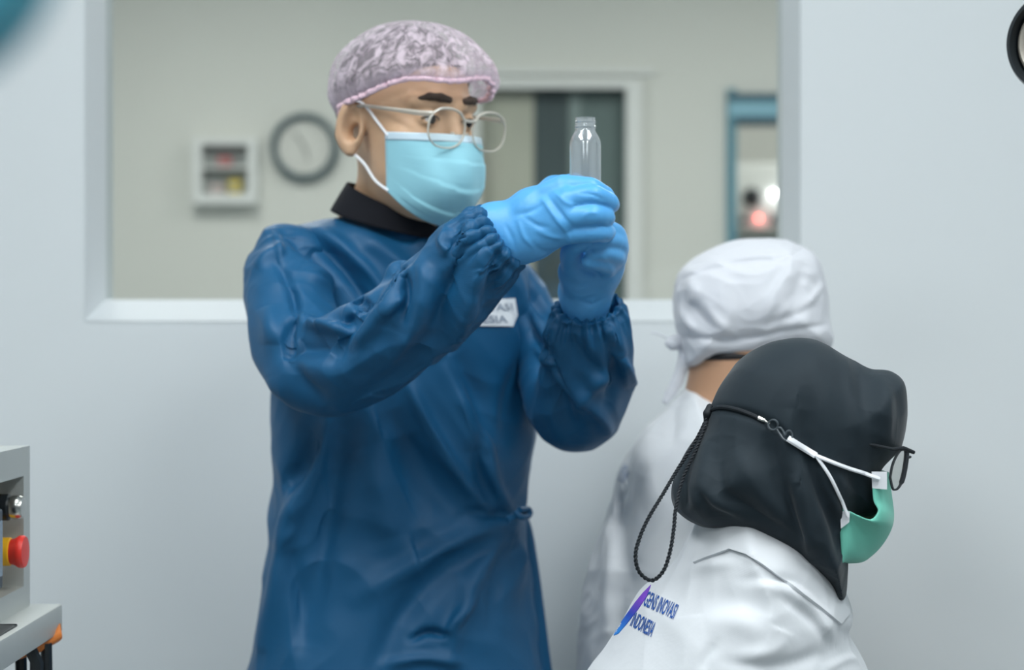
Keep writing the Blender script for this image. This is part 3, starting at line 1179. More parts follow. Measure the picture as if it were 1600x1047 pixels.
for j in range(nv):
    for i in range(nu):
        mv.append(mask_pt(-1 + 2 * i / (nu - 1), j / (nv - 1)))
mask = sheet('face_mask', mv, nu, nv, M['mask'], man, .0012)
mask['label'] = 'light blue pleated surgical mask'
sv = []
for j in range(6):
    for i in range(nu):
        sv.append(mask_pt(-1 + 2 * i / (nu - 1), .135 * j / 5 - .004, .0011))
sheet('nose_strip', sv, nu, 6, M['mask_edge'], mask, .0008)
for s in (-1, 1):
    a = mask_pt(s * .97, .06, .001)
    b2 = mask_pt(s * .97, .97, .001)
    BM().tube(smooth2([a, H(s * .0725, .030, -.010), H(s * .0775, .006, .010), H(s * .083, -.010, .014)], 8), .0021, 8, flat=.7).build('ear_loop', M['elastic'], mask)
    BM().tube(smooth2([b2, H(s * .066, .028, -.084), H(s * .071, .008, -.064), H(s * .079, -.012, -.050)], 8), .0021, 8, flat=.7).build('ear_loop', M['elastic'], mask)

# spectacles
gl = thing('eyeglasses', '', '', (0, 0, 0))
del gl['label'], gl['category']
gl.parent = man
gl.location = -Vector(man.location)
gl['label'] = 'clear framed round eyeglasses'


def rim_pt(s, a, k=1.0, df=0.0):
    x = s * .0355 + .0285 * k * math.copysign(abs(math.cos(a)) ** .85, math.cos(a))
    z = -.010 + (.0245 * k) * math.copysign(abs(math.sin(a)) ** .85, math.sin(a))
    return H(x, .1235 - abs(x) * .06 + z * .02 + df, z)


for s in (-1, 1):
    ring = [rim_pt(s, 2 * math.pi * i / 48) for i in range(48)]
    BM().tube(ring, [.0013 + .0006 * max(0, math.sin(2 * math.pi * i / 48)) for i in range(48)], 8, True, 1.25).build('rim', M['frame_clear'], gl)
    bm_ = BM()
    ri = [bm_.b.verts.new(rim_pt(s, 2 * math.pi * i / 48, .97, .0006)) for i in range(48)]
    rj = [bm_.b.verts.new(rim_pt(s, 2 * math.pi * i / 48, .97, -.0008)) for i in range(48)]
    bm_.b.faces.new(ri)
    bm_.b.faces.new(rj[::-1])
    for i in range(48):
        j = (i + 1) % 48
        bm_.b.faces.new((ri[j], ri[i], rj[i], rj[j]))
    bm_.build('lens', M['lens'], gl)
    hg = rim_pt(s, math.radians(38) if s > 0 else math.radians(142))
    BM().tube([hg, H(s * .067, .108, .0055), H(s * .072, .06, .0070), H(s * .0775, .01, .0085), H(s * .081, -.022, .004)], [.0030, .0030, .0022, .002, .0018], 8, flat=1.3).build('temple', M['frame_clear'], gl)
    BM().ball(H(s * .012, .106, -.017), .0035, 12).build('nose_pad', M['frame_clear'], gl)
BM().tube(smooth2([rim_pt(-1, math.radians(25)), H(0, .124, .001), rim_pt(1, math.radians(155))], 8), .0020, 8).build('bridge', M['frame_clear'], gl)

# black collar of the shirt below
cvs = []
nu, nv = 72, 10
cc0, cc1 = P(624, 322, 2.625), P(612, 352, 2.635)
for j in range(nv):
    t = j / (nv - 1)
    for i in range(nu):
        a = 2 * math.pi * i / nu
        r = .068 + .012 * (1 - t)
        c = cc1.lerp(cc0, t)
        p = c + Vector((math.cos(a) * r, math.sin(a) * r * .95, 0))
        # collar stands high at the nape and dips towards the throat
        p.z += -.45 * (p.x - c.x) * (.55 + .45 * t) + .14 * (p.y - c.y)
        cvs.append(p)
sheet('shirt_collar', cvs, nu, nv, M['collar'], man, .003, True)

# ---- gown: torso
rows = [(330, 560, 680, .045), (340, 535, 700, .06), (350, 490, 735, .085), (360, 452, 765, .10), (372, 432, 790, .11), (390, 420, 810, .12), (420, 414, 828, .128), (480, 420, 834, .132),
        (560, 426, 836, .134), (690, 429, 838, .134), (740, 429, 831, .132), (795, 424, 822, .13), (850, 422, 821, .132), (900, 414, 827, .137),
        (950, 405, 833, .142), (1000, 396, 840, .147), (1047, 388, 846, .152), (1250, 350, 872, .17), (1500, 318, 905, .19)]
YT = 2.68
zr = np.array([P(0, r[0], YT).z for r in rows])[::-1]
xlr = np.array([P(r[1], 0, YT).x for r in rows])[::-1]
xrr = np.array([P(r[2], 0, YT).x for r in rows])[::-1]
hdr = np.array([r[3] for r in rows])[::-1]


def torso_fn(X, Y, Z):
    z = Z[0, 0]
    xl, xr, hd = (np.interp(z, zr, q)[None, None, :] for q in (xlr, xrr, hdr))
    cx, hw = (xl + xr) / 2, (xr - xl) / 2
    # chest is turned a little to his left
    yc = YT + .10 * (X - cx)
    q = (np.abs((X - cx) / hw) ** 2.4 + np.abs((Y - yc) / hd) ** 2.4) ** (1 / 2.4)
    d = (q - 1) * np.minimum(hw, hd)
    return np.maximum(d, Z - zr[-1])


v = Vol((-.46, 2.46, zr[0] + .01), (.14, 2.91, 1.47), .0045)
v.put(torso_fn, (-1, 2, 0), (1, 4, 2))
V, Q = v.mesh(2)
V, Q = subdivide(V, Q)
TS = [([(640, 600), (660, 648), (691, 706), (718, 745), (748, 783)], 11, 8, 'r'),
      ([(612, 640), (640, 700), (680, 760), (715, 800)], 20, 7, 'v'),
      ([(728, 620), (757, 690), (769, 749), (795, 806)], 12, 6, 'r'),
      ([(745, 690), (752, 745), (780, 800)], 9, 5, 'v'),
      ([(700, 560), (740, 640), (755, 700)], 14, 5, 'f'),
      ([(512, 660), (485, 745), (458, 810), (438, 912), (410, 1005)], 15, 9, 'r'),
      ([(497, 680), (468, 730), (440, 765)], 16, 9, 'v'),
      ([(540, 680), (520, 760), (500, 860), (480, 990)], 22, 8, 'v'),
      ([(800, 815), (730, 842), (652, 881), (560, 932)], 18, 6, 'r'),
      ([(790, 835), (700, 890), (630, 960), (590, 1040)], 20, 6, 'v'),
      ([(802, 822), (760, 880), (722, 945), (700, 1040)], 14, 5, 'r'),
      ([(800, 840), (780, 900), (765, 980)], 14, 4, 'v'),
      ([(803, 826), (826, 900), (842, 990)], 9, 4, 'r'),
      ([(740, 935), (715, 968), (696, 998)], 8, 5, 'r'),
      ([(642, 1000), (668, 988), (700, 994)], 6, 6, 'v'),
      ([(600, 1040), (660, 1028), (720, 1036)], 9, 4, 'r'),
      ([(800, 805), (770, 803), (730, 800)], 8, 4, 'v'),
      ([(590, 360), (640, 372), (690, 362)], 7, 3, 'v'),
      ([(500, 360), (540, 390), (580, 430), (605, 470)], 10, 5, 'r'),
      ([(470, 362), (510, 395), (550, 440), (580, 490)], 10, 7, 'v'),
      ([(560, 365), (610, 400), (640, 425)], 14, 4, 'r'),
      ([(655, 372), (672, 392), (688, 400)], 10, 4, 'r'),
      ([(790, 420), (806, 470), (828, 540)], 8, 5, 'v'),
      ([(812, 430), (822, 500), (832, 590)], 7, 4, 'r'),
      ([(600, 690), (620, 760), (640, 830)], 26, 6, 'f'),
      ([(820, 560), (800, 620), (790, 700)], 16, 5, 'v'),
      ([(450, 860), (470, 930), (470, 1010)], 16, 5, 'v'),
      ]
V = crumple(V, Q, 2.6, .16, 3, (1, 1, .6))
V = sculpt(V, Q, TS, gain=2.1, relaxes=2)
gown = link('gown', mesh_np('gown', V, Q), M['gown'], man)
torso_tree = bvh(V, Q)


def sleeve(path, cut, strokes, elastic, name, seed, bumps=(), fine=.0034):
    pts = [P(a, c, d) for a, c, d, r in path]
    rs = [r for a, c, d, r in path]
    sp = smooth2([(*p, r) for p, r in zip(pts, rs)], 5)
    A = np.array([q[:3] for q in sp])
    v = Vol(A.min(0) - .10, A.max(0) + .10, fine)
    v.chain([q[:3] for q in sp], [q[3] for q in sp], .012)
    for a, c2, d, r in bumps:
        v.cone(P(a, c2, d), P(a + 1, c2, d), r, r, .02)
    # open end, cut square
    e1, e0 = np.array(pts[-1]), np.array(pts[-2])
    dd = (e1 - e0) / np.linalg.norm(e1 - e0)
    m = np.full(3, .09)
    v.put(lambda X, Y, Z: np.maximum(-((X - e1[0]) * dd[0] + (Y - e1[1]) * dd[1] + (Z - e1[2]) * dd[2]), np.sqrt((X - e1[0]) ** 2 + (Y - e1[1]) ** 2 + (Z - e1[2]) ** 2) - .07), e1 - m, e1 + m, .004, cut=True)
    if cut:
        a, c2, ra, rb = cut
        v.cone(a, c2, ra, rb, .004, cut=True)
    V, Q = v.mesh(2)
    V, Q = subdivide(V, Q)
    # gathers at the elastic end
    e1 = np.array(pts[-1])
    d = np.array(pts[-1] - pts[-2])
    d /= np.linalg.norm(d)
    u = np.cross(d, [0, 0, 1.0])
    u /= np.linalg.norm(u)
    w_ = np.cross(d, u)
    rel = V - e1
    ax = rel @ d
    ang = np.arctan2(rel @ w_, rel @ u)
    fall = np.exp(-((ax + elastic) / .022) ** 2) * (ax > -.09)
    N = normals(V, Q)
    V = V + N * (fall * (.0034 * np.sin(17 * ang + 2 * np.sin(3 * ang)) + .0012 * np.sin(41 * ang)))[:, None]
    V = V.astype(np.float32)
    # stitched elastic: a tight groove just behind the opening
    g = np.exp(-((ax + elastic) / .0055) ** 2)
    V = (V - N * (.0035 * g)[:, None]).astype(np.float32)
    V = crumple(V, Q, 2.3, .12, seed, (1, 1, 1))
    V = sculpt(V, Q, strokes, gain=1.8, relaxes=3)
    return link(name, mesh_np(name, V, Q), M['gown'], gown)


NS = [([(437, 415), (455, 452), (462, 488), (452, 512), (446, 548)], 8, 7, 'v'),
      ([(418, 480), (425, 505), (424, 540)], 16, 5, 'r'),
      ([(449, 368), (490, 395), (533, 430), (566, 476)], 9, 10, 'v'),
      ([(470, 420), (505, 440), (545, 480)], 14, 8, 'r'),
      ([(529, 421), (548, 450), (565, 476)], 8, 8, 'v'),
      ([(618, 428), (605, 448), (571, 488), (546, 515), (522, 560)], 12, 11, 'v'),
      ([(640, 412), (622, 452), (590, 500), (556, 540)], 11, 8, 'r'),
      ([(524, 502), (540, 503), (554, 498)], 10, 6, 'v'),
      ([(456, 498), (500, 510), (546, 520)], 9, 8, 'r'),
      ([(436, 545), (480, 540), (530, 548)], 20, 10, 'v'),
      ([(625, 412), (634, 450), (632, 496)], 8, 7, 'v'),
      ([(596, 494), (615, 474), (628, 464)], 9, 5, 'r'),
      ([(718, 352), (704, 420), (690, 480), (684, 520)], 15, 9, 'v'),
      ([(738, 344), (728, 380), (700, 420)], 10, 7, 'r'),
      ([(764, 372), (752, 410), (738, 456), (715, 520)], 13, 7, 'r'),
      ([(770, 400), (772, 440), (756, 490)], 10, 5, 'v'),
      ([(700, 356), (694, 385), (705, 400)], 8, 7, 'r'),
      ([(660, 412), (664, 450), (650, 510), (620, 560)], 14, 6, 'r'),
      ([(680, 520), (620, 590), (550, 630)], 18, 6, 'v'),
      ([(420, 590), (440, 630), (480, 655)], 11, 5, 'r'),
      ([(450, 560), (470, 600), (510, 630)], 14, 6, 'v'),
      ([(746, 480), (700, 560), (640, 610)], 14, 5, 'r'),
      ([(400, 420), (420, 400), (446, 388)], 10, 5, 'r'),
      ([(428, 362), (436, 385), (440, 415)], 6, 4, 'r'),
      ]
near = sleeve([(462, 412, 2.60, .046), (448, 432, 2.58, .050), (455, 490, 2.52, .052), (468, 545, 2.47, .052), (505, 577, 2.43, .054), (578, 545, 2.385, .056), (650, 495, 2.35, .052),
               (712, 440, 2.325, .050), (752, 393, 2.305, .045), (787, 368, 2.297, .033)], None, NS, .010, 'sleeve', 5, [(434, 380, 2.60, .022), (412, 408, 2.60, .020), (624, 428, 2.375, .016), (706, 372, 2.33, .016)])
FS = [([(868, 506), (880, 583), (937, 644), (950, 680)], 10, 8, 'r'),
      ([(855, 560), (870, 630), (900, 680)], 18, 10, 'v'),
      ([(968, 558), (980, 585), (989, 603)], 9, 9, 'r'),
      ([(955, 545), (962, 590), (950, 630)], 10, 7, 'v'),
      ([(900, 640), (930, 600), (960, 585)], 12, 5, 'r'),
      ([(842, 545), (852, 560), (870, 570)], 7, 6, 'r'),
      ([(830, 500), (842, 530), (858, 552)], 8, 5, 'v'),
      ([(826, 470), (845, 510), (866, 545)], 8, 5, 'r'),
      ([(815, 430), (835, 470), (858, 500)], 8, 5, 'v'),
      ([(885, 505), (910, 560), (950, 590)], 12, 5, 'v'),
      ([(940, 500), (962, 530), (972, 560)], 10, 5, 'r')]
fa, fb_ = P(922, 490, 2.425), P(917, 455, 2.41)
far = sleeve([(782, 448, 2.70, .044), (806, 474, 2.69, .040), (856, 545, 2.66, .045), (884, 612, 2.60, .053), (902, 634, 2.55, .054), (914, 600, 2.50, .053), (921, 545, 2.455, .051), (922, 512, 2.43, .045), (918, 476, 2.413, .037)],
             (fa, fb_, .031, .034), FS, .006, 'sleeve', 9, [(962, 590, 2.50, .016)])

# waist tie and back flap
BM().tube(smooth2([P(792, 812, 2.565), P(808, 806, 2.575), P(822, 802, 2.60), P(828, 800, 2.64)], 6), [.005] * 19, 10, flat=.7).tube(
    smooth2([P(806, 800, 2.57), P(814, 808, 2.565), P(826, 806, 2.585), P(826, 796, 2.59), P(812, 797, 2.57)], 6), .004, 8).build('waist_tie', M['gown'], gown)
v = Vol((-.05, 2.66, .75), (.08, 2.82, 1.10), .003)
v.pillow(pxpoly([(810, 812), (828, 814), (841, 880), (853, 970), (863, 1047), (885, 1180), (800, 1190), (800, 900)], 2.74, 4), 2.74, .02, .02)
V, Q = v.mesh(2)
link('back_flap', mesh_np('back_flap', V, Q), M['gown'], gown)

# name patch on the chest: two white strips
pt = decal('name_patch', [(668, 474), (805, 466), (809, 492), (799, 491), (802, 510), (672, 508)], torso_tree, M['patch'], gown, .0022)
text_on('patch_lettering', 'GENS INOVASI', torso_tree, (676, 486), (126, -1), (-2, -11), M['patch_ink'], gown, .0042)
text_on('patch_lettering', 'INDONESIA', torso_tree, (686, 503), (108, 1), (-2, -11), M['patch_ink'], gown, .0042)

# legs and shoes below the gown
for s in (-1, 1):
    x = -.16 + s * .095
    v = Vol((x - .12, 2.54, .02), (x + .12, 2.82, .75), .008)
    v.chain([(x, 2.68, .70), (x, 2.67, .48), (x, 2.69, .08)], [.085, .062, .055], .02)
    V, Q = v.mesh(1)
    link('trouser_leg', mesh_np('trouser_leg', V, Q), M['trouser'], man)
    v = Vol((x - .09, 2.46, -.01), (x + .09, 2.80, .15), .006)
    v.chain([(x, 2.70, .05), (x + .02, 2.62, .042), (x + .03, 2.54, .035)], [.045, .042, .034], .02)
    V, Q = v.mesh(1)
    V[:, 2] = np.maximum(V[:, 2], 0.0)
    link('shoe', mesh_np('shoe', V, Q), M['shoe'], man)

# ---- gloved hands
# his right hand: back of the hand to the front, fingers round the bottle
v = Vol((-.06, 2.20, 1.33), (.16, 2.40, 1.53), .0016)
Wt, Wb = P(776, 352, 2.305), P(796, 388, 2.300)
K = [P(880, 291, 2.268), P(889, 314, 2.252), P(889, 341, 2.250), P(878, 365, 2.262)]
ws = [Wt, Wt.lerp(Wb, .33), Wt.lerp(Wb, .66), Wb]
v.cone(P(770, 350, 2.307), P(800, 372, 2.30), .024, .027, .01)
v.cone(P(770, 360, 2.307), P(812, 372, 2.296), .028, .028, .01)
for a, k, r in zip(ws, K, (.0135, .0150, .0150, .0140)):
    mid = a.lerp(k, .5) + Vector((0, .004, 0))
    v.chain([a, mid, k], [.021, .0185, r], .012)
fing = [([K[0], P(922, 293, 2.258), P(944, 305, 2.272), P(955, 316, 2.296)], [.0125, .0098, .0090, .0075]),
        ([K[1], P(926, 306, 2.243), P(950, 316, 2.262), P(957, 321, 2.292)], [.0135, .0108, .0098, .0080]),
        ([K[2], P(924, 336, 2.240), P(944, 339, 2.256), P(950, 341, 2.290)], [.0130, .0108, .0098, .0080]),
        ([K[3], P(922, 363, 2.248), P(944, 364, 2.262), P(952, 362, 2.292)], [.0125, .0100, .0092, .0076])]
for p, r in fing:
    sp = smooth2([(*q, rr) for q, rr in zip(p, r)], 4)
    f_ = Vol(v.lo, v.lo + np.array(v.n) * v.h - v.h * .5, v.h)
    f_.n = v.n
    f_.ax = v.ax
    f_.F = np.full(v.F.shape, 1.0, dtype=np.float32)
    f_.chain([q[:3] for q in sp], [q[3] for q in sp], .004)
    for jj in (1, 2):
        f_.cone(p[jj], p[jj] + Vector((.0005, 0, 0)), r[jj] * 1.06, r[jj] * 1.06, .004)
    v.F = smin(v.F, f_.F, .0018)
# thumb behind the bottle
v.chain([P(822, 330, 2.325), P(866, 296, 2.345), P(897, 288, 2.348), P(922, 291, 2.342)], [.019, .0145, .011, .009], .010)
V, Q = v.mesh(2)
GS = [([(800, 332), (835, 300), (870, 287)], 6, 1.2, 'r'), ([(848, 312), (868, 340), (888, 366), (893, 384)], 4, 2.2, 'r'),
      ([(856, 306), (880, 338), (896, 356)], 4, 2.0, 'v'), ([(810, 346), (820, 372), (838, 390)], 4, 1.8, 'r'),
      ([(820, 340), (840, 352), (858, 356)], 4, 1.6, 'v'), ([(806, 336), (830, 330), (850, 318)], 4, 1.4, 'v'),
      ([(826, 380), (845, 392), (862, 396)], 5, 1.6, 'v'), ([(866, 300), (884, 316), (900, 322)], 4, 1.4, 'r'),
      ([(905, 302), (925, 304), (945, 312)], 3, 1.0, 'v'), ([(912, 338), (922, 332), (934, 334)], 3, 1.2, 'r'),
      ([(790, 352), (800, 372), (806, 396)], 4, 1.4, 'v'), ([(838, 360), (862, 370), (880, 372)], 4, 1.4, 'r'),
      ([(936, 358), (946, 352), (956, 356)], 4, 1.2, 'r')]
V = sculpt(V, Q, GS, relaxes=0)
gl_r = link('glove', mesh_np('glove', V, Q), M['glove'], man)
gl_r['label'] = 'blue glove on the hand wrapped around the bottle, back of hand showing'

# his left hand: from below, holding the foot of the bottle
v = Vol((.02, 2.20, 1.29), (.18, 2.47, 1.47), .0016)
v.chain([P(918, 500, 2.42), P(914, 462, 2.408), P(920, 432, 2.39)], [.026, .0285, .026], .012)
K = [P(964, 388, 2.335), P(958, 402, 2.350), P(948, 414, 2.366), P(936, 424, 2.380)]
for k, r in zip(K, (.0135, .014, .014, .013)):
    v.chain([P(916, 458, 2.405), P(932, 430, 2.380).lerp(k, .3), k], [.024, .020, r], .012)
v.chain([P(912, 448, 2.395), P(905, 425, 2.37), P(908, 402, 2.345)], [.026, .022, .016], .014)
fing = [([K[0], P(962, 366, 2.315), P(946, 358, 2.292), P(930, 362, 2.282)], [.0125, .0105, .0092, .0078]),
        ([K[1], P(966, 382, 2.318), P(948, 374, 2.290), P(930, 378, 2.280)], [.0125, .0105, .0092, .0078]),
        ([K[2], P(962, 402, 2.322), P(944, 394, 2.294), P(926, 396, 2.284)], [.012, .0105, .0092, .0078]),
        ([K[3], P(950, 418, 2.330), P(934, 410, 2.300), P(918, 408, 2.290)], [.0115, .0098, .0085, .0072]),
        ([P(903, 425, 2.365), P(894, 402, 2.335), P(896, 386, 2.300), P(912, 376, 2.276)], [.016, .0135, .0115, .0095])]
for p, r in fing:
    sp = smooth2([(*q, rr) for q, rr in zip(p, r)], 4)
    f_ = Vol(v.lo, v.lo + np.array(v.n) * v.h - v.h * .5, v.h)
    f_.n = v.n
    f_.ax = v.ax
    f_.F = np.full(v.F.shape, 1.0, dtype=np.float32)
    f_.chain([q[:3] for q in sp], [q[3] for q in sp], .004)
    v.F = smin(v.F, f_.F, .0035)
V, Q = v.mesh(2)
GS = [([(884, 440), (905, 446), (930, 440)], 4, 1.6, 'v'), ([(880, 452), (905, 462), (935, 456)], 4, 1.4, 'r'),
      ([(900, 415), (920, 425), (945, 430)], 4, 1.4, 'v'), ([(940, 400), (955, 420), (958, 440)], 4, 1.2, 'r'),
      ([(905, 470), (925, 476), (945, 466)], 4, 1.4, 'v')]
V = sculpt(V, Q, GS, relaxes=0)
gl_l = link('glove', mesh_np('glove', V, Q), M['glove'], man)
gl_l['label'] = 'blue glove on the lower hand, steadying the foot of the bottle'

# ---- the bottle
bc = P(914.5, 362, 2.300)
bt = P(914.5, 184, 2.300)
Hh = bt.z - bc.z
t = thing('bottle', 'small clear empty plastic bottle with open threaded neck held in blue gloves', 'bottle', bc)
mmp = 2.300 / F
R = 24.5 * mmp
Rn = 15.5 * mmp
hs = (362 - 226) * mmp
hn = (362 - 206) * mmp
outer = [(0, 0), (R * .9, 0), (R, .003), (R, hs), (R * .97, hs + .004), (R * .86, hs + .009), (Rn * 1.05, hn), (Rn, hn + .001), (Rn, hn + .004),
         (Rn * 1.1, hn + .005), (Rn * 1.1, hn + .0062), (Rn, hn + .0072), (Rn, hn + .010), (Rn * 1.07, hn + .0108), (Rn * 1.07, hn + .0118), (Rn, hn + .0126), (Rn, Hh)]
inner = [(r - .0012, h) for r, h in outer[8:]][::-1]
inner = [(Rn - .0013, Hh), (Rn - .0013, hn), (R * .86 - .0012, hs + .008), (R - .0013, hs), (R - .0013, .003), (0, .0015)]
BM().lathe(bc, (0, 0, 1), outer + inner, 64).build('bottle_body', M['bottle'], t, angle=35)

# ================================================================== SEATED PERSON IN THE WHITE CAP
def seated_body(name, m, parent, head, hr, neck, chest, hip, knee, foot, side, extra=None, h=.006, nr=.05):
    pts = np.array([head, neck, chest, hip, knee, foot], dtype=float)
    v = Vol(pts.min(0) - .26, pts.max(0) + .26, h)
    v.ell(head, hr, None, .02)
    v.cone(head, neck, .05, nr, .02)
    v.cone(neck, chest, nr, .07, .03)
    v.cone(chest, hip, .07, .08, .03)
    for s in (-1, 1):
        o = Vector((0, s * .09, 0))
        v.chain([Vector(hip) + o, Vector(knee) + o, Vector(foot) + o + Vector((0, 0, .05)), Vector(foot) + o + Vector((.12, 0, .035))], [.07, .055, .042, .035], .02)
        sh = Vector(chest) + Vector((.01, s * .05, -.03))
        v.chain([sh, sh + Vector((.01, s * .02, -.25)), sh + Vector((.13, -s * .02, -.39)), sh + Vector((.20, -s * .02, -.43))], [.04, .036, .03, .032], .02)
    if extra:
        extra(v)
    V, Q = v.mesh(1)
    V[:, 2] = np.maximum(V[:, 2], 0.0)
    return link(name, mesh_np(name, V, Q), m, parent)


Y2 = 2.78
m2 = thing('person', 'person in a white cloth cap and white coat, seen from behind beside the window wall', 'person', (P(1180, 0, Y2).x, Y2, 0))
seated_body('body', M['skin_tan'], m2, P(1185, 480, Y2), (.075, .06, .075), P(1135, 640, Y2 + .01), P(1120, 760, Y2), (P(1080, 0, Y2).x, Y2, .62), (P(1080, 0, Y2).x + .40, Y2, .60), (P(1080, 0, Y2).x + .38, Y2, 0), 1,
            lambda v: (v.cone(P(1148, 530, Y2), P(1131, 680, Y2), .060, .056, .02)))
# hairline under the cap
v = Vol(np.array(P(1140, 560, Y2)) - .10, np.array(P(1140, 560, Y2)) + .10, .003)
v.ell(P(1143, 556, Y2), (.0615, .0615, .020))
V, Q = v.mesh(1)
link('hair', mesh_np('hair', V, Q), M['hair'], m2)
# cap
v = Vol(np.array(P(1175, 470, Y2)) - np.array((.15, .13, .13)), np.array(P(1175, 470, Y2)) + np.array((.15, .13, .13)), .003)
v.pillow(pxpoly([(1056, 437), (1073, 412), (1110, 388), (1155, 375), (1210, 373), (1256, 384), (1278, 408), (1290, 450), (1297, 490), (1297, 545), (1250, 562), (1180, 566), (1130, 569), (1073, 573), (1064, 545), (1054, 500), (1052, 465)], Y2, 5), Y2, .085, .092)
V, Q = v.mesh(2)
V, Q = subdivide(V, Q)
CS = [([(1066, 528), (1110, 530), (1160, 530), (1230, 518), (1290, 508)], 5, 3.5, 'v'), ([(1066, 540), (1130, 545), (1200, 538)], 8, 2, 'r'),
      ([(1068, 436), (1110, 420), (1170, 408), (1230, 402), (1262, 382)], 4, 2.2, 'v'), ([(1066, 430), (1110, 414), (1170, 402), (1225, 398)], 5, 1.6, 'r'),
      ([(1240, 385), (1228, 430), (1205, 470), (1196, 510)], 9, 3.0, 'r'), ([(1260, 400), (1250, 440), (1235, 480)], 10, 3, 'v'),
      ([(1290, 440), (1272, 462), (1258, 490)], 7, 3, 'r'), ([(1284, 470), (1250, 490), (1200, 508)], 8, 3, 'v'),
      ([(1062, 440), (1070, 470), (1090, 490), (1110, 512)], 9, 4, 'v'), ([(1082, 440), (1085, 460), (1078, 475)], 9, 4, 'r'),
      ([(1060, 480), (1075, 505), (1085, 520)], 7, 4, 'r'), ([(1100, 470), (1120, 500), (1140, 520)], 9, 3, 'r'), ([(1150, 430), (1160, 470), (1150, 510)], 14, 2.5, 'v')]
V = crumple(V, Q, 1.5, .09, 21)
V = sculpt(V, Q, CS, gain=1.2, relaxes=2)
cp = link('cloth_cap', mesh_np('cloth_cap', V, Q), M['cap'], m2)
v = Vol(np.array(P(1045, 580, Y2)) - .08, np.array(P(1045, 580, Y2)) + .08, .002)
v.chain([P(1066, 534, Y2), P(1052, 538, Y2 - .01), P(1044, 536, Y2 - .01)], [.010, .008, .005], .004)
v.chain([P(1068, 540, Y2), P(1056, 530, Y2 - .005), P(1046, 530, Y2 - .005)], [.008, .006, .004], .004)
v.chain([P(1071, 545, Y2 - .005), P(1067, 572, Y2 - .01), P(1058, 596, Y2 - .012), P(1049, 612, Y2 - .012), P(1041, 626, Y2 - .012)], [.009, .009, .0085, .0075, .006], .004, sq=((0, 1, 0), 2.5))
V, Q = v.mesh(1)
link('cap_tie', mesh_np('cap_tie', V, Q), M['cap'], cp)
BM().tube(smooth2([P(1048, 532, Y2), P(1038, 526, Y2), P(1026, 521, Y2), P(1017, 520, Y2)], 5), .0013, 6).build('tie_string', M['cap'], cp)
# coat
v = Vol(np.array((P(870, 0, Y2).x, Y2 - .2, .55)), np.array((P(1340, 0, Y2).x, Y2 + .2, 1.25)), .0045)
v.pillow(pxpoly([(1078, 606), (1056, 624), (1030, 648), (1000, 680), (978, 712), (962, 750), (950, 800), (934, 838), (916, 900), (906, 960), (899, 1060), (892, 1250), (890, 1470), (1000, 1540), (1200, 1540), (1270, 1300), (1290, 1000), (1270, 760), (1200, 660), (1120, 622)], Y2, 4), Y2, .15, .155)
V, Q = v.mesh(2)
V, Q = subdivide(V, Q)
KS = [([(985, 705), (972, 760), (955, 815)], 9, 6, 'v'), ([(1000, 740), (975, 800), (968, 850), (985, 920)], 16, 7, 'v'), ([(960, 830), (950, 900), (948, 980)], 12, 6, 'r'),
      ([(1060, 790), (1030, 830), (1000, 880)], 16, 5, 'r'), ([(1085, 810), (1060, 860), (1045, 900)], 12, 5, 'v'), ([(940, 850), (930, 920), (925, 1000)], 10, 6, 'v'),
      ([(1020, 680), (1010, 730), (1020, 790)], 16, 4, 'r'), ([(975, 930), (960, 990), (950, 1040)], 10, 5, 'v'), ([(1075, 612), (1055, 640), (1050, 690)], 8, 3, 'v')]
V = crumple(V, Q, 2.2, .13, 31, (1, 1, .6))
V = sculpt(V, Q, KS, gain=1.2, relaxes=2)
ct = link('white_coat', mesh_np('white_coat', V, Q), M['coat'], m2)
tr = bvh(V, Q)
text_on('coat_print', 'GENS INOVASI', tr, (966, 752), (16, -22), (-6, -6), M['ink_pale'], ct, .001)
text_on('coat_print', 'INDONESIA', tr, (973, 756), (12, -17), (-5, -5), M['ink_pale'], ct, .001)

# ================================================================== SEATED WOMAN IN THE BLACK HIJAB
Y3 = 2.15
wo = thing('person', 'person in a black hijab, teal mask and white coat, seated in front facing right', 'person', (P(1100, 0, Y3).x, Y3, 0))
hx = P(1010, 0, Y3).x
seated_body('body', M['skin'], wo, P(1250, 660, Y3), (.070, .058, .068), P(1200, 800, Y3), P(1150, 1000, Y3), (hx, Y3, .62), (hx + .34, Y3, .58), (hx + .30, Y3, 0), 1,
            lambda v: (v.cone(P(1290, 710, Y3), P(1345, 800, Y3), .04, .016, .02),), nr=.036)

v = Vol(np.array((P(1035, 0, Y3).x, Y3 - .12, P(0, 950, Y3).z)), np.array((P(1430, 0, Y3).x, Y3 + .12, P(0, 510, Y3).z)), .0028)
v.pillow(pxpoly([(1240, 527), (1203, 534), (1165, 555), (1134, 590), (1114, 630), (1099, 668), (1076, 702), (1058, 736), (1051, 768), (1059, 795), (1096, 813), (1150, 820), (1200, 843), (1250, 873), (1288, 908), (1309, 930),
                 (1316, 890), (1317, 845), (1330, 812), (1366, 803), (1370, 770), (1374, 738), (1393, 718), (1409, 700), (1414, 655), (1415, 612), (1407, 590), (1386, 579), (1360, 576), (1330, 562), (1302, 545), (1272, 531)], Y3, 4), Y3, .085, .088)
v.pillow(pxpoly([(1140, 700), (1080, 740), (1064, 775), (1072, 800), (1100, 818), (1150, 827), (1200, 851), (1250, 881), (1286, 914), (1308, 932), (1315, 890), (1314, 840), (1300, 780), (1240, 720)], Y3, 4), Y3, .032, .086, .02)
V, Q = v.mesh(4)
V, Q = subdivide(V, Q)
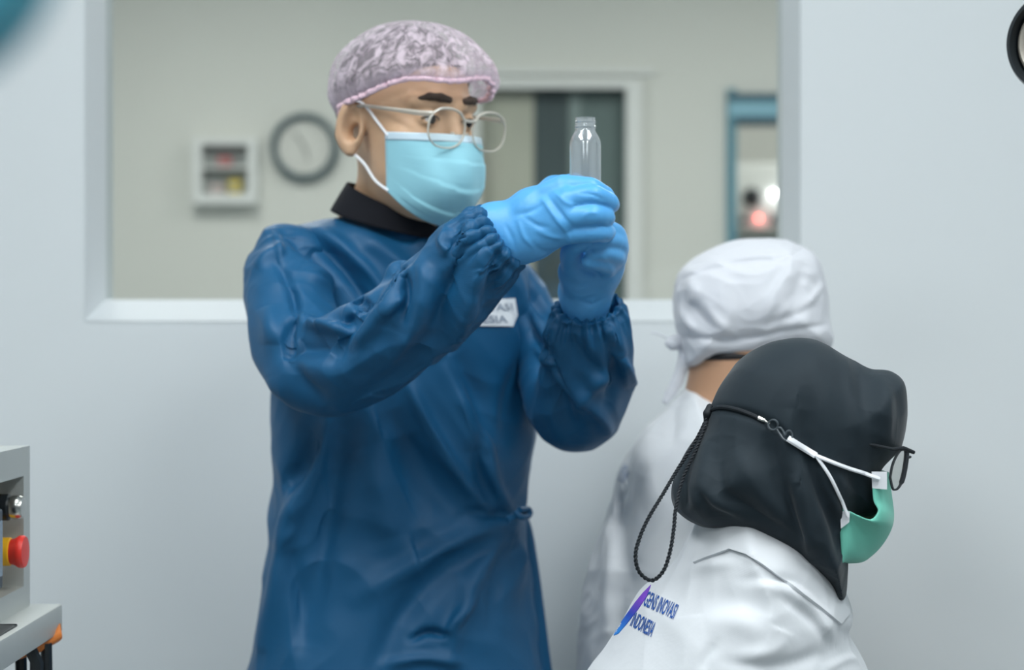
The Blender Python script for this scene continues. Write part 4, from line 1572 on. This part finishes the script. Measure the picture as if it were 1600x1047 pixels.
HS = [([(1245, 640), (1242, 690), (1245, 740)], 12, 3.5, 'f'), ([(1262, 600), (1268, 660), (1275, 720)], 16, 3, 'v'),
      ([(1112, 638), (1150, 642), (1190, 655), (1230, 680)], 7, 3.5, 'v'),
      ([(1200, 690), (1215, 740), (1240, 800), (1262, 860)], 14, 7, 'v'), ([(1245, 700), (1250, 770), (1262, 830), (1270, 872)], 11, 6, 'r'),
      ([(1262, 690), (1280, 760), (1305, 820), (1316, 870)], 10, 6, 'v'), ([(1285, 740), (1308, 800), (1316, 850)], 8, 4, 'r'),
      ([(1120, 720), (1130, 770), (1180, 800), (1240, 838)], 14, 7, 'v'), ([(1110, 690), (1100, 740), (1085, 790)], 14, 4, 'r'),
      ([(1150, 700), (1180, 760), (1225, 815)], 16, 5, 'r'), ([(1090, 770), (1110, 800), (1150, 815)], 8, 5, 'v'),
      ([(1340, 565), (1352, 620), (1360, 680)], 12, 4, 'v'), ([(1370, 580), (1385, 630), (1392, 690)], 14, 4, 'r'), ([(1300, 560), (1325, 620), (1330, 700)], 18, 3, 'v'),
      ([(1400, 600), (1404, 650), (1400, 690)], 7, 2.5, 'v'), ([(1076, 720), (1068, 760), (1072, 796)], 6, 4, 'v'), ([(1320, 720), (1340, 760), (1348, 800)], 14, 5, 'v')]
V = crumple(V, Q, 1.3, .12, 12, (1, 1, .7))
V = sculpt(V, Q, HS, gain=1.2, relaxes=2)
hj = link('hijab', mesh_np('hijab', V, Q), M['hijab'], wo)
ht = bvh(V, Q)

v = Vol(np.array((P(740, 0, Y3).x, Y3 - .2, .58)), np.array((P(1400, 0, Y3).x, Y3 + .24, 1.12)), .004)
v.pillow(pxpoly([(1150, 768), (1104, 792), (1074, 840), (1058, 872), (1034, 898), (1004, 922), (978, 962), (948, 1008), (916, 1050), (880, 1120), (800, 1280), (770, 1450), (900, 1540), (1240, 1500), (1370, 1300), (1374, 1120), (1354, 1047), (1337, 1013),
                 (1322, 985), (1330, 955), (1300, 880), (1250, 815), (1200, 785)], Y3 + .04, 4), Y3 + .04, .13, .155)
V, Q = v.mesh(2)
V, Q = subdivide(V, Q)
WS = [([(1160, 905), (1200, 905), (1250, 915), (1290, 950)], 10, 3, 'v'), ([(1190, 912), (1235, 925), (1275, 960), (1310, 1010)], 12, 4, 'r'),
      ([(1225, 935), (1265, 965), (1300, 1010)], 9, 3.5, 'v'), ([(1060, 900), (1100, 886), (1150, 880)], 10, 3, 'r'), ([(1118, 1005), (1105, 1025), (1098, 1047)], 9, 3, 'v'),
      ([(1100, 960), (1150, 955), (1200, 975)], 18, 3, 'f'), ([(1140, 1035), (1220, 1040), (1290, 1020)], 12, 4, 'v'), ([(1290, 1046), (1325, 1030), (1345, 1034)], 7, 3, 'r'),
      ([(1022, 905), (1015, 930), (1020, 950)], 7, 2.5, 'v'), ([(1230, 1000), (1200, 1020), (1150, 1030)], 12, 3, 'r')]
V = crumple(V, Q, 1.6, .13, 44, (1, 1, .8))
V = sculpt(V, Q, WS, gain=1.3, relaxes=3)
wc = link('white_coat', mesh_np('white_coat', V, Q), M['coat'], wo)
wt = bvh(V, Q)
cl_ = decal('coat_collar', [(1086, 852), (1084, 880), (1100, 873), (1140, 858), (1166, 866), (1190, 882), (1243, 920), (1288, 955), (1313, 975), (1327, 958), (1312, 925), (1262, 868), (1210, 830), (1160, 810), (1112, 812)], wt, M['coat'], wc, .0035)
cl_.modifiers['thickness'].thickness = .0035
text_on('coat_print', 'GENS INOVASI', wt, (1004, 945), (48, 22), (9, -22), M['ink'], wc, .0016)
text_on('coat_print', 'INDONESIA', wt, (984, 977), (33, 18), (9, -21), M['ink'], wc, .0016)
decal('coat_emblem', [(1017, 914), (1011, 931), (997, 952), (979, 975), (966, 990), (959, 993), (964, 982), (977, 963), (992, 942), (1005, 926)], wt, M['swoosh'], wc, .0014)

# teal mask
nt_, ns_ = 60, 25
N_ = smooth2([(1363, 738), (1363, 756), (1365, 782), (1372, 798), (1360, 812), (1341, 806), (1326, 799), (1314, 798), (1313, 838), (1316, 879)], 8)
C_ = smooth2([(1388, 738), (1390, 752), (1393, 775), (1396, 800), (1395, 818), (1388, 836), (1376, 854), (1362, 868), (1346, 878), (1318, 880)], 8)
nt_ = len(N_)
mv = []
for j in range(nt_):
    t = j / (nt_ - 1)
    for i in range(ns_):
        s = -1 + 2 * i / (ns_ - 1)
        c = math.cos(s * math.pi / 2)
        n, cc = N_[j], C_[j]
        px = n[0] + (cc[0] - n[0]) * c
        py = n[1] + (cc[1] - n[1]) * c
        fold = .004 * math.sin(t * 15 + .6) * math.sin(math.pi * abs(s))
        yy = Y3 + (.073 - .022 * abs(t - .5)) * math.sin(s * math.pi / 2) - (fold if s < 0 else -fold)
        mv.append(P(px, py, yy) if s <= 0 else P(px, py, Y3) + Vector((0, yy - Y3, 0)))
mk = sheet('face_mask', mv, ns_, nt_, M['teal_mask'], wo, .0012)
mk['label'] = 'teal surgical mask folded below the eyes'


def quad_strip(name, pts, Y, m, parent):
    b = BM()
    b.prism([P(x, y, Y) for x, y in pts], (0, .0012, 0))
    return b.build(name, m, parent, smooth=False)


quad_strip('mask_tab', [(1362, 737), (1386, 737), (1386, 765), (1363, 763)], Y3 - .066, M['elastic'], mk)
quad_strip('mask_tab', [(1313, 799), (1328, 799), (1327, 816), (1314, 826)], Y3 - .070, M['elastic'], mk)


def on_hijab(pts, off, n=8):
    out = []
    last = None
    for q in smooth2(pts, n):
        h = hit(ht, q[0], q[1], off)
        out.append((q, h))
    ys = [h.y for q, h in out if h is not None]
    last = ys[0] if ys else Y3 - .07
    res = []
    for q, h in out:
        if h is None:
            h = P(q[0], q[1], last)
        last = h.y
        res.append(h)
    return res


a = on_hijab([(1231, 685), (1252, 698), (1275, 712)], .004)
b1 = on_hijab([(1275, 712), (1318, 729), (1352, 740)], .004) + [P(1362, 744, Y3 - .070), P(1374, 748, Y3 - .068)]
b2 = on_hijab([(1275, 712), (1297, 745), (1316, 784)], .004) + [P(1322, 800, Y3 - .074), P(1325, 808, Y3 - .073)]
BM().tube(a, [.0040] * len(a), 8, flat=.6).build('ear_loop', M['elastic'], mk)
BM().tube(b1, .0024, 8, flat=.7).build('ear_loop', M['elastic'], mk)
BM().tube(b2, .0022, 8, flat=.7).build('ear_loop', M['elastic'], mk)

# mask lanyard: cord, clip, hook and hanging loop
ly = thing('mask_lanyard', '', '', (0, 0, 0))
del ly['label'], ly['category']
ly.parent = wo
ly.location = -Vector(wo.location)
ly['label'] = 'black cord with dark hook joining the mask loops behind the head'
cd = on_hijab([(1110, 641), (1128, 636), (1152, 640), (1172, 647), (1187, 654)], .003)
BM().tube(cd, .0023, 8).build('cord', M['cord'], ly)
cl = on_hijab([(1186, 653), (1194, 657), (1203, 662)], .004, 4)
BM().tube(cl, [.0026, .0026, .0024, .0024, .0024, .0012, .0012, .0012, .0012], 8).build('clip', M['silver'], ly)


def ring_px(cx, cy, rx, ry, a0=0, a1=360, n=24, rot=0):
    out = []
    for i in range(n + 1):
        a = math.radians(a0 + (a1 - a0) * i / n)
        x, y = rx * math.cos(a), ry * math.sin(a)
        c, s = math.cos(math.radians(rot)), math.sin(math.radians(rot))
        out.append((cx + x * c - y * s, cy + x * s + y * c))
    return out


hk = BM()
hk.tube([hit(ht, x, y, .0045) or P(x, y, Y3 - .075) for x, y in ring_px(1208, 664, 7.6, 8)[:-1]], .0011, 6, True)
hk.tube([hit(ht, x, y, .0045) or P(x, y, Y3 - .075) for x, y in [tuple(q) for q in smooth2([(1214, 670), (1219, 668), (1224, 674), (1227, 680), (1229, 675), (1234, 673), (1238, 679), (1236, 686), (1230, 689), (1224, 686), (1219, 679), (1214, 671)], 4)]], .0011, 6)
hk.build('hook', M['hook'], ly)
# knot at the nape and the twisted hanging loop
kn = P(1106, 646, Y3)
Kv = Vol(np.array(kn) - .03, np.array(kn) + .03, .0012)
Kv.chain([P(1109, 636, Y3 - .005), P(1105, 646, Y3 - .008), P(1104, 658, Y3 - .006)], [.0038, .0042, .0034], .002)
V, Q = Kv.mesh(1)
link('knot', mesh_np('knot', V, Q), M['cord'], ly)
lp = [(1104, 655, Y3 - .012), (1092, 680, Y3 - .02), (1074, 710, Y3 - .03), (1058, 735, Y3 - .04), (1036, 772, Y3 - .06), (1012, 812, Y3 - .075), (998, 845, Y3 - .085), (993, 870, Y3 - .09), (999, 894, Y3 - .09), (1018, 907, Y3 - .09),
      (1036, 893, Y3 - .09), (1047, 862, Y3 - .088), (1053, 825, Y3 - .08), (1056, 795, Y3 - .07), (1066, 750, Y3 - .05), (1086, 705, Y3 - .035), (1104, 660, Y3 - .014)]
path = [Vector(q) for q in smooth2([tuple(P(*q)) for q in lp], 22)]
cb = BM()
for ph0 in (0, math.pi):
    st = []
    L = 0
    for i, p in enumerate(path):
        if i:
            L += (p - path[i - 1]).length
        tg = (path[min(i + 1, len(path) - 1)] - path[max(i - 1, 0)]).normalized()
        n1 = Vector((0, 1, 0))
        n1 = (n1 - tg * n1.dot(tg)).normalized()
        n2 = tg.cross(n1)
        a = ph0 + L / .0085 * 2 * math.pi
        st.append(p + (n1 * math.cos(a) + n2 * math.sin(a)) * .0011)
    cb.tube(st, .00125, 6)
cb.build('hanging_loop', M['cord'], ly)

# her spectacles
ge = thing('eyeglasses', '', '', (0, 0, 0))
del ge['label'], ge['category']
ge.parent = wo
ge.location = -Vector(wo.location)
ge['label'] = 'dark thin framed eyeglasses seen from the side'
for k, (Yl, sx) in enumerate(((Y3 - .040, 0), (Y3 + .026, 2))):
    pts = [tuple(q) for q in smooth2([(1384, 744), (1389, 726), (1399, 711), (1412, 702), (1421, 706), (1420, 722), (1415, 742), (1408, 757), (1399, 764), (1390, 762), (1384, 744)], 5)][:-1]
    c = P(1403, 733, Yl)
    ring = []
    for x, y in pts:
        p = P(x + sx, y, Yl)
        # the lens leans across the face: its inner edge is farther from us
        p.y += (x - 1403) * .0011
        p = Vector((p.x, p.y, p.z))
        ring.append(p)
    fr = BM().tube(ring, [.0009 + (.0012 if pts[i][0] > 1408 else 0) for i in range(len(ring))], 8, True).build('rim', M['cord'], ge)
    bm_ = BM()
    ra_ = [bm_.b.verts.new(p + Vector((.0004, -.0006, 0))) for p in ring]
    rb_ = [bm_.b.verts.new(p + Vector((-.0004, .0006, 0))) for p in ring]
    bm_.b.faces.new(ra_)
    bm_.b.faces.new(rb_[::-1])
    for i in range(len(ring)):
        j = (i + 1) % len(ring)
        bm_.b.faces.new((ra_[j], ra_[i], rb_[i], rb_[j]))
    bm_.build('lens', M['lens'], ge)
BM().tube([P(1428, 707, Y3 - .038), P(1420, 704, Y3 - .042), P(1411, 700, Y3 - .06), P(1395, 702, Y3 - .07), P(1340, 690, Y3 - .072)], [.002, .0024, .0022, .0018, .0016], 8).build('temple', M['cord'], ge)
BM().tube([P(1414, 716, Y3 - .02), P(1422, 714, Y3 - .007), P(1416, 716, Y3 + .006)], .0016, 8).build('bridge', M['cord'], ge)
